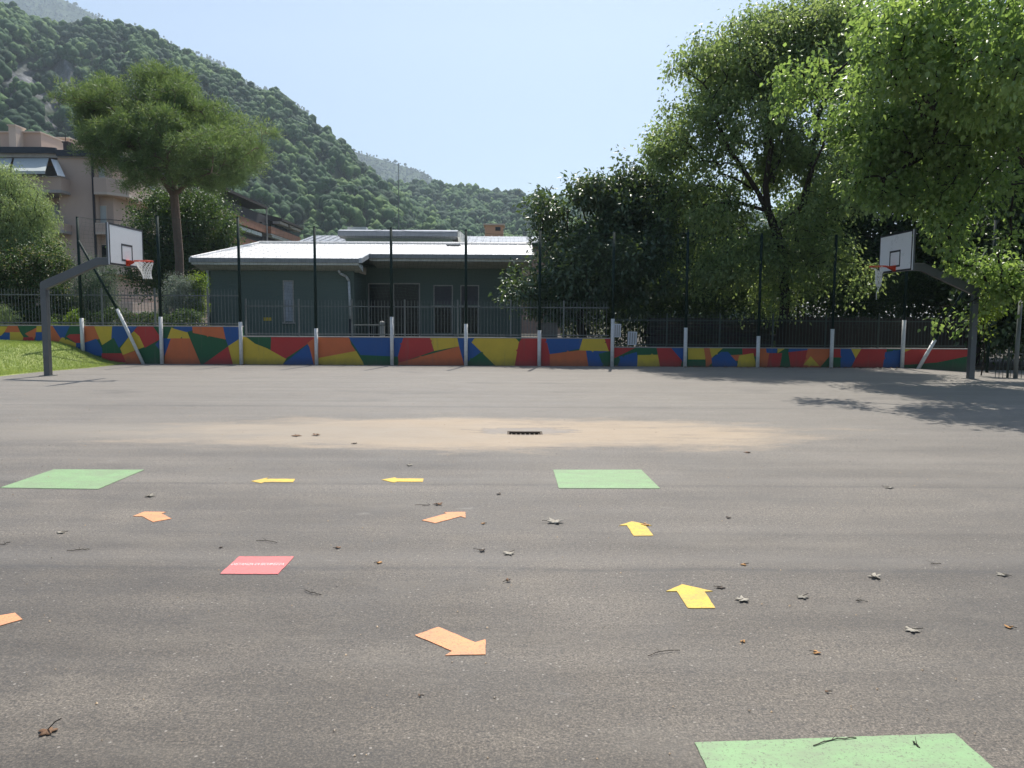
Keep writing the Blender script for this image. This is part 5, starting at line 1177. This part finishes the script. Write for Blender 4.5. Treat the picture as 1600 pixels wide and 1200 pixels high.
# trees closing the view behind
BT = [(1060, 35, 1.0, [(1060, 350, 70, 60), (1040, 430, 70, 50), (1110, 400, 60, 60)], 'bushy dark tree filling the shade behind the glossy tree', 41),
      (1330, 34, 1.0, [(1330, 300, 70, 80), (1300, 400, 70, 60), (1390, 400, 70, 60), (1380, 250, 60, 70), (1350, 440, 70, 40)], 'dark tree behind the right backboard', 42),
      (1480, 33, 1.0, [(1480, 330, 80, 90), (1440, 420, 70, 60), (1530, 420, 70, 60), (1500, 230, 80, 80), (1580, 330, 80, 90), (1600, 430, 80, 50)], 'dark tree behind the right basketball pole', 43),
      (1215, 37, 1.0, [(1200, 420, 70, 40), (1260, 400, 60, 50), (1150, 430, 70, 40), (1240, 340, 30, 25)], 'low dark tree seen between the maple trunk limbs', 44),
      (950, 36, 1.0, [(940, 400, 60, 60), (1000, 380, 60, 60), (900, 440, 60, 40)], 'dark tree hidden deep behind the glossy tree', 45),
      (1640, 28, 1.0, [(1640, 300, 80, 120), (1600, 440, 70, 60), (1680, 450, 70, 60), (1560, 500, 50, 40)], 'dark tree beyond the railing at the right edge', 46)]
for px, Y, s, lb, label, sd_ in BT:
    simple_tree('backdrop_tree', label, px, Y, 500, [L_(a, b_, Y, c, 1.9, d) for a, b_, c, d in lb], 95 * len(lb), 52, .22, 'leaf_dark', .2, sd_, group='dark trees behind the right wall', sigma=.42, hollow=.3)
hedge('dense dark hedge behind the stone wall and plank fence on the right', gx(880, 30), 22, 30.0, 31.2, 3.3, 52000, 23, M['leaf_dark'], .14)

rng = np.random.default_rng(77); n = 420; x = np.concatenate([rng.uniform(5.5, 13.2, 300), rng.uniform(-11.5, 5.5, 120)]); y = WY - .03 - rng.random(n) ** 2 * .5
o = leaves('leaf_litter', np.stack([x, y, court_z(x, y) + rng.uniform(.008, .03, n)], 1), np.stack([rng.normal(size=n), rng.normal(size=n), rng.normal(0, .25, n)], 1), rng.uniform(.03, .11, n), M['dry_brown'], None, rng, .6, .3, .3, level=.8)
tag(o, 'dry leaves blown along the foot of the painted wall', 'leaf litter', kind='stuff')

# ------------------------------------------------------------------ wooded hills
def interp(tab, x): return np.interp(x, [t[0] for t in tab], [t[1] for t in tab])
def vnoise(seed, n=64):
    g_ = np.random.default_rng(seed).random((n, n))
    def f(x, y):
        xi, yi = np.floor(x).astype(int), np.floor(y).astype(int); fx, fy = x - xi, y - yi; fx = fx * fx * (3 - 2 * fx); fy = fy * fy * (3 - 2 * fy)
        a, b_, c, d = g_[yi % n, xi % n], g_[yi % n, (xi + 1) % n], g_[(yi + 1) % n, xi % n], g_[(yi + 1) % n, (xi + 1) % n]
        return (a * (1 - fx) + b_ * fx) * (1 - fy) + (c * (1 - fx) + d * fx) * fy
    return f
def fbm(f, x, y, o=4): return sum(f(x * 2 ** i + 7 * i, y * 2 ** i + 3 * i) * .5 ** i for i in range(o)) / sum(.5 ** i for i in range(o))
def hill(name, label, ridge, dn, df, crown_r, ncrown, m, pxr, seed, zfoot=-2, rock=None, wob=46, power=.85, sub=1, lumps=7, lowr=1.5, grp='wooded hillsides'):
    """a real slope: for every bearing it climbs from dn metres away to the ridge at df metres"""
    f = vnoise(seed); nu, nv = 150, 70
    U, V = np.meshgrid(np.linspace(pxr[0], pxr[1], nu), np.linspace(0, 1.12, nv))
    def surf(u, t):
        dist_n = dn(u); dist_f = df(u); d = dist_n + (dist_f - dist_n) * t
        rz = 1.6 + (497 + (u - 800) * .0052 - interp(ridge, u)) / F * dist_f * 1.0
        prof = np.where(t <= 1, t ** power, 1 - (t - 1) * 1.6)
        z = zfoot + (rz - zfoot - crown_r * lowr) * prof; n_ = fbm(f, u / 38, t * 5) - .5
        z = z + n_ * wob * np.sin(np.pi * np.clip(t, 0, 1)) ; X = (u - 800) / F * d
        Yy = d + (fbm(f, u / 30 + 11, t * 4) - .5) * wob * 1.6 * np.sin(np.pi * np.clip(t, 0, 1))
        return X, Yy, z
    X, Y, Z = surf(U, V); a = (np.arange(nv - 1)[:, None] * nu + np.arange(nu - 1)[None]).ravel(); Q = np.stack([a, a + 1, a + nu + 1, a + nu], 1)
    rk = np.zeros(X.size)
    if rock is not None: rk = rock(U, V, X, Y, Z).ravel()
    o = np_mesh(name, np.stack([X, Y, Z], -1).reshape(-1, 3), Q, M['hill'], None, rk, True, 'rock'); tag(o, kind='structure')
    rg = np.random.default_rng(seed + 1)
    u = rg.uniform(pxr[0], pxr[1], ncrown); t = rg.random(ncrown) ** .9 * 1.02
    x, y, z = surf(u, t)
    if rock is not None:
        kk = rock(u, t, x, y, z); keep = rg.random(len(u)) > kk * .93; u, t, x, y, z = u[keep], t[keep], x[keep], y[keep], z[keep]
    bm = bmesh.new(); bmesh.ops.create_icosphere(bm, subdivisions=sub, radius=1); bv = np.array([v.co[:] for v in bm.verts]); bf = np.array([[v.index for v in f_.verts] for f_ in bm.faces]); bm.free()
    prot = []
    for k in range(10):
        r_ = np.random.default_rng(900 + k); ff = vnoise(300 + k); d1 = fbm(ff, bv[:, 0] * 2.1 + 9, bv[:, 1] * 2.1 + bv[:, 2] * 1.7 + 9, 3) + .35 * r_.random(len(bv)) - .15
        prot.append(bv * (.62 + .62 * d1)[:, None])
    lump = []
    for k in range(10):                                             # a crown is a heap of smaller leafy lumps
        r_ = np.random.default_rng(700 + k); vs = []; fs = []
        for j in range(lumps):
            d = r_.normal(size=3); d /= np.linalg.norm(d); d[2] = abs(d[2]) * .9 - .15; p_ = prot[(k + j) % 10]
            vs.append(p_ * r_.uniform(.34, .6) + d * r_.uniform(.45, .75)); fs.append(bf + j * len(bv))
        lump.append(np.concatenate(vs))
    prot = lump; bf = np.concatenate(fs); bv = prot[0]
    N = len(x); VV = np.empty((N, len(bv), 3), np.float32); rot = rg.uniform(0, 6.28, N); sc_ = crown_r * np.clip(rg.lognormal(-.12, .38, N), .35, 1.75); hs = sc_ * rg.uniform(.8, 1.35, N)
    for i in range(N):
        p = prot[i % 10]; c, s = math.cos(rot[i]), math.sin(rot[i])
        VV[i, :, 0] = (p[:, 0] * c - p[:, 1] * s) * sc_[i] + x[i]; VV[i, :, 1] = (p[:, 0] * s + p[:, 1] * c) * sc_[i] + y[i]; VV[i, :, 2] = p[:, 2] * hs[i] + z[i] + hs[i] * .35
    Q = (bf[None] + (np.arange(N) * len(bv))[:, None, None]).reshape(-1, 3)
    patch = fbm(f, u / 25 + 30, t * 9 + 5, 3)
    rn_ = np.clip((patch - .5) * 2.2 + .38 + rg.normal(0, .17, N) + (rg.random(N) < .06) * .35, 0, 1)
    o = np_mesh('forest', VV.reshape(-1, 3), Q, m, None, np.repeat(rn_, len(bv))); tag(o, label, 'forest', grp, 'stuff')
RA = [(-700, -330), (-300, -150), (-100, -30), (0, 5), (26, 16), (52, 26), (79, 39), (100, 44), (128, 51), (184, 44), (218, 50), (249, 63), (283, 79), (341, 105), (401, 138), (447, 154), (476, 180), (515, 209), (548, 232), (567, 255), (587, 274), (610, 292), (640, 318), (700, 352), (760, 376), (840, 385)]
def rockA(u, t, X, Y, Z):
    py = 497 - (Z - 1.6) / Y * F; n_ = fbm(vnoise(77), u / 9, py / 16, 4)
    a = ((u - 72) / 62) ** 2 + ((py - 172) / 50) ** 2; b_ = ((u - 118) / 20) ** 2 + ((py - 118) / 14) ** 2; c = ((u - 30) / 22) ** 2 + ((py - 140) / 14) ** 2
    k = np.maximum(np.maximum(np.clip(1.5 - a, 0, 1), np.clip(1.4 - b_, 0, 1)), np.clip(1.2 - c, 0, 1)); return k * np.clip((n_ - .36) * 7, 0, 1)
hill('hill_main', 'steep wooded hillside rising at the left behind the apartment block', RA, lambda u: 230 + np.clip(u, -300, 900) * .16, lambda u: 640 - np.clip(u, -300, 900) * .12, 4.1, 8200, M['canopy'], (-200, 840), 61, rock=rockA, lowr=2.0)
RB = [(400, 330), (520, 270), (590, 281), (623, 287), (665, 287), (691, 291), (714, 290), (762, 300), (800, 301), (837, 305), (900, 318), (1100, 335), (1400, 330), (2000, 250)]
hill('hill_low', 'lower wooded ridge running right behind the green building', RB, lambda u: 420 + u * 0, lambda u: 900 + u * 0, 5.2, 4200, M['canopy'], (540, 1200), 62, wob=18)
RC = [(-700, -200), (-300, -60), (0, -22), (60, -12), (95, 0), (130, 17), (184, 43), (260, 66), (300, 88), (345, 101), (368, 115), (400, 135), (440, 155), (470, 167), (487, 181), (500, 205), (540, 234), (560, 239), (600, 250), (640, 262), (665, 272), (690, 291), (730, 320), (900, 360)]
hill('mountain_far', 'hazy far mountain slopes showing above and behind the nearer hills', RC, lambda u: 1500 + u * 0, lambda u: 2300 + u * 0, 5.5, 17000, M['canopy_far'], (-120, 800), 63, wob=90, lumps=1)

# ------------------------------------------------------------------ haze
hz = MB().box(-2600, 2600, -150, 3300, -3, 1150).build('haze', bpy.data.materials.new('haze_air')); tag(hz, 'thin summer haze over the valley', 'haze', kind='stuff')
hm = hz.data.materials[0]; hm.use_nodes = True; t_ = hm.node_tree; t_.nodes.clear(); oo = t_.nodes.new('ShaderNodeOutputMaterial'); vv = t_.nodes.new('ShaderNodeVolumePrincipled')
vv.inputs['Color'].default_value = (.72, .86, 1, 1); vv.inputs['Density'].default_value = .00018; vv.inputs['Anisotropy'].default_value = .3
t_.links.new(vv.outputs[0], oo.inputs['Volume'])
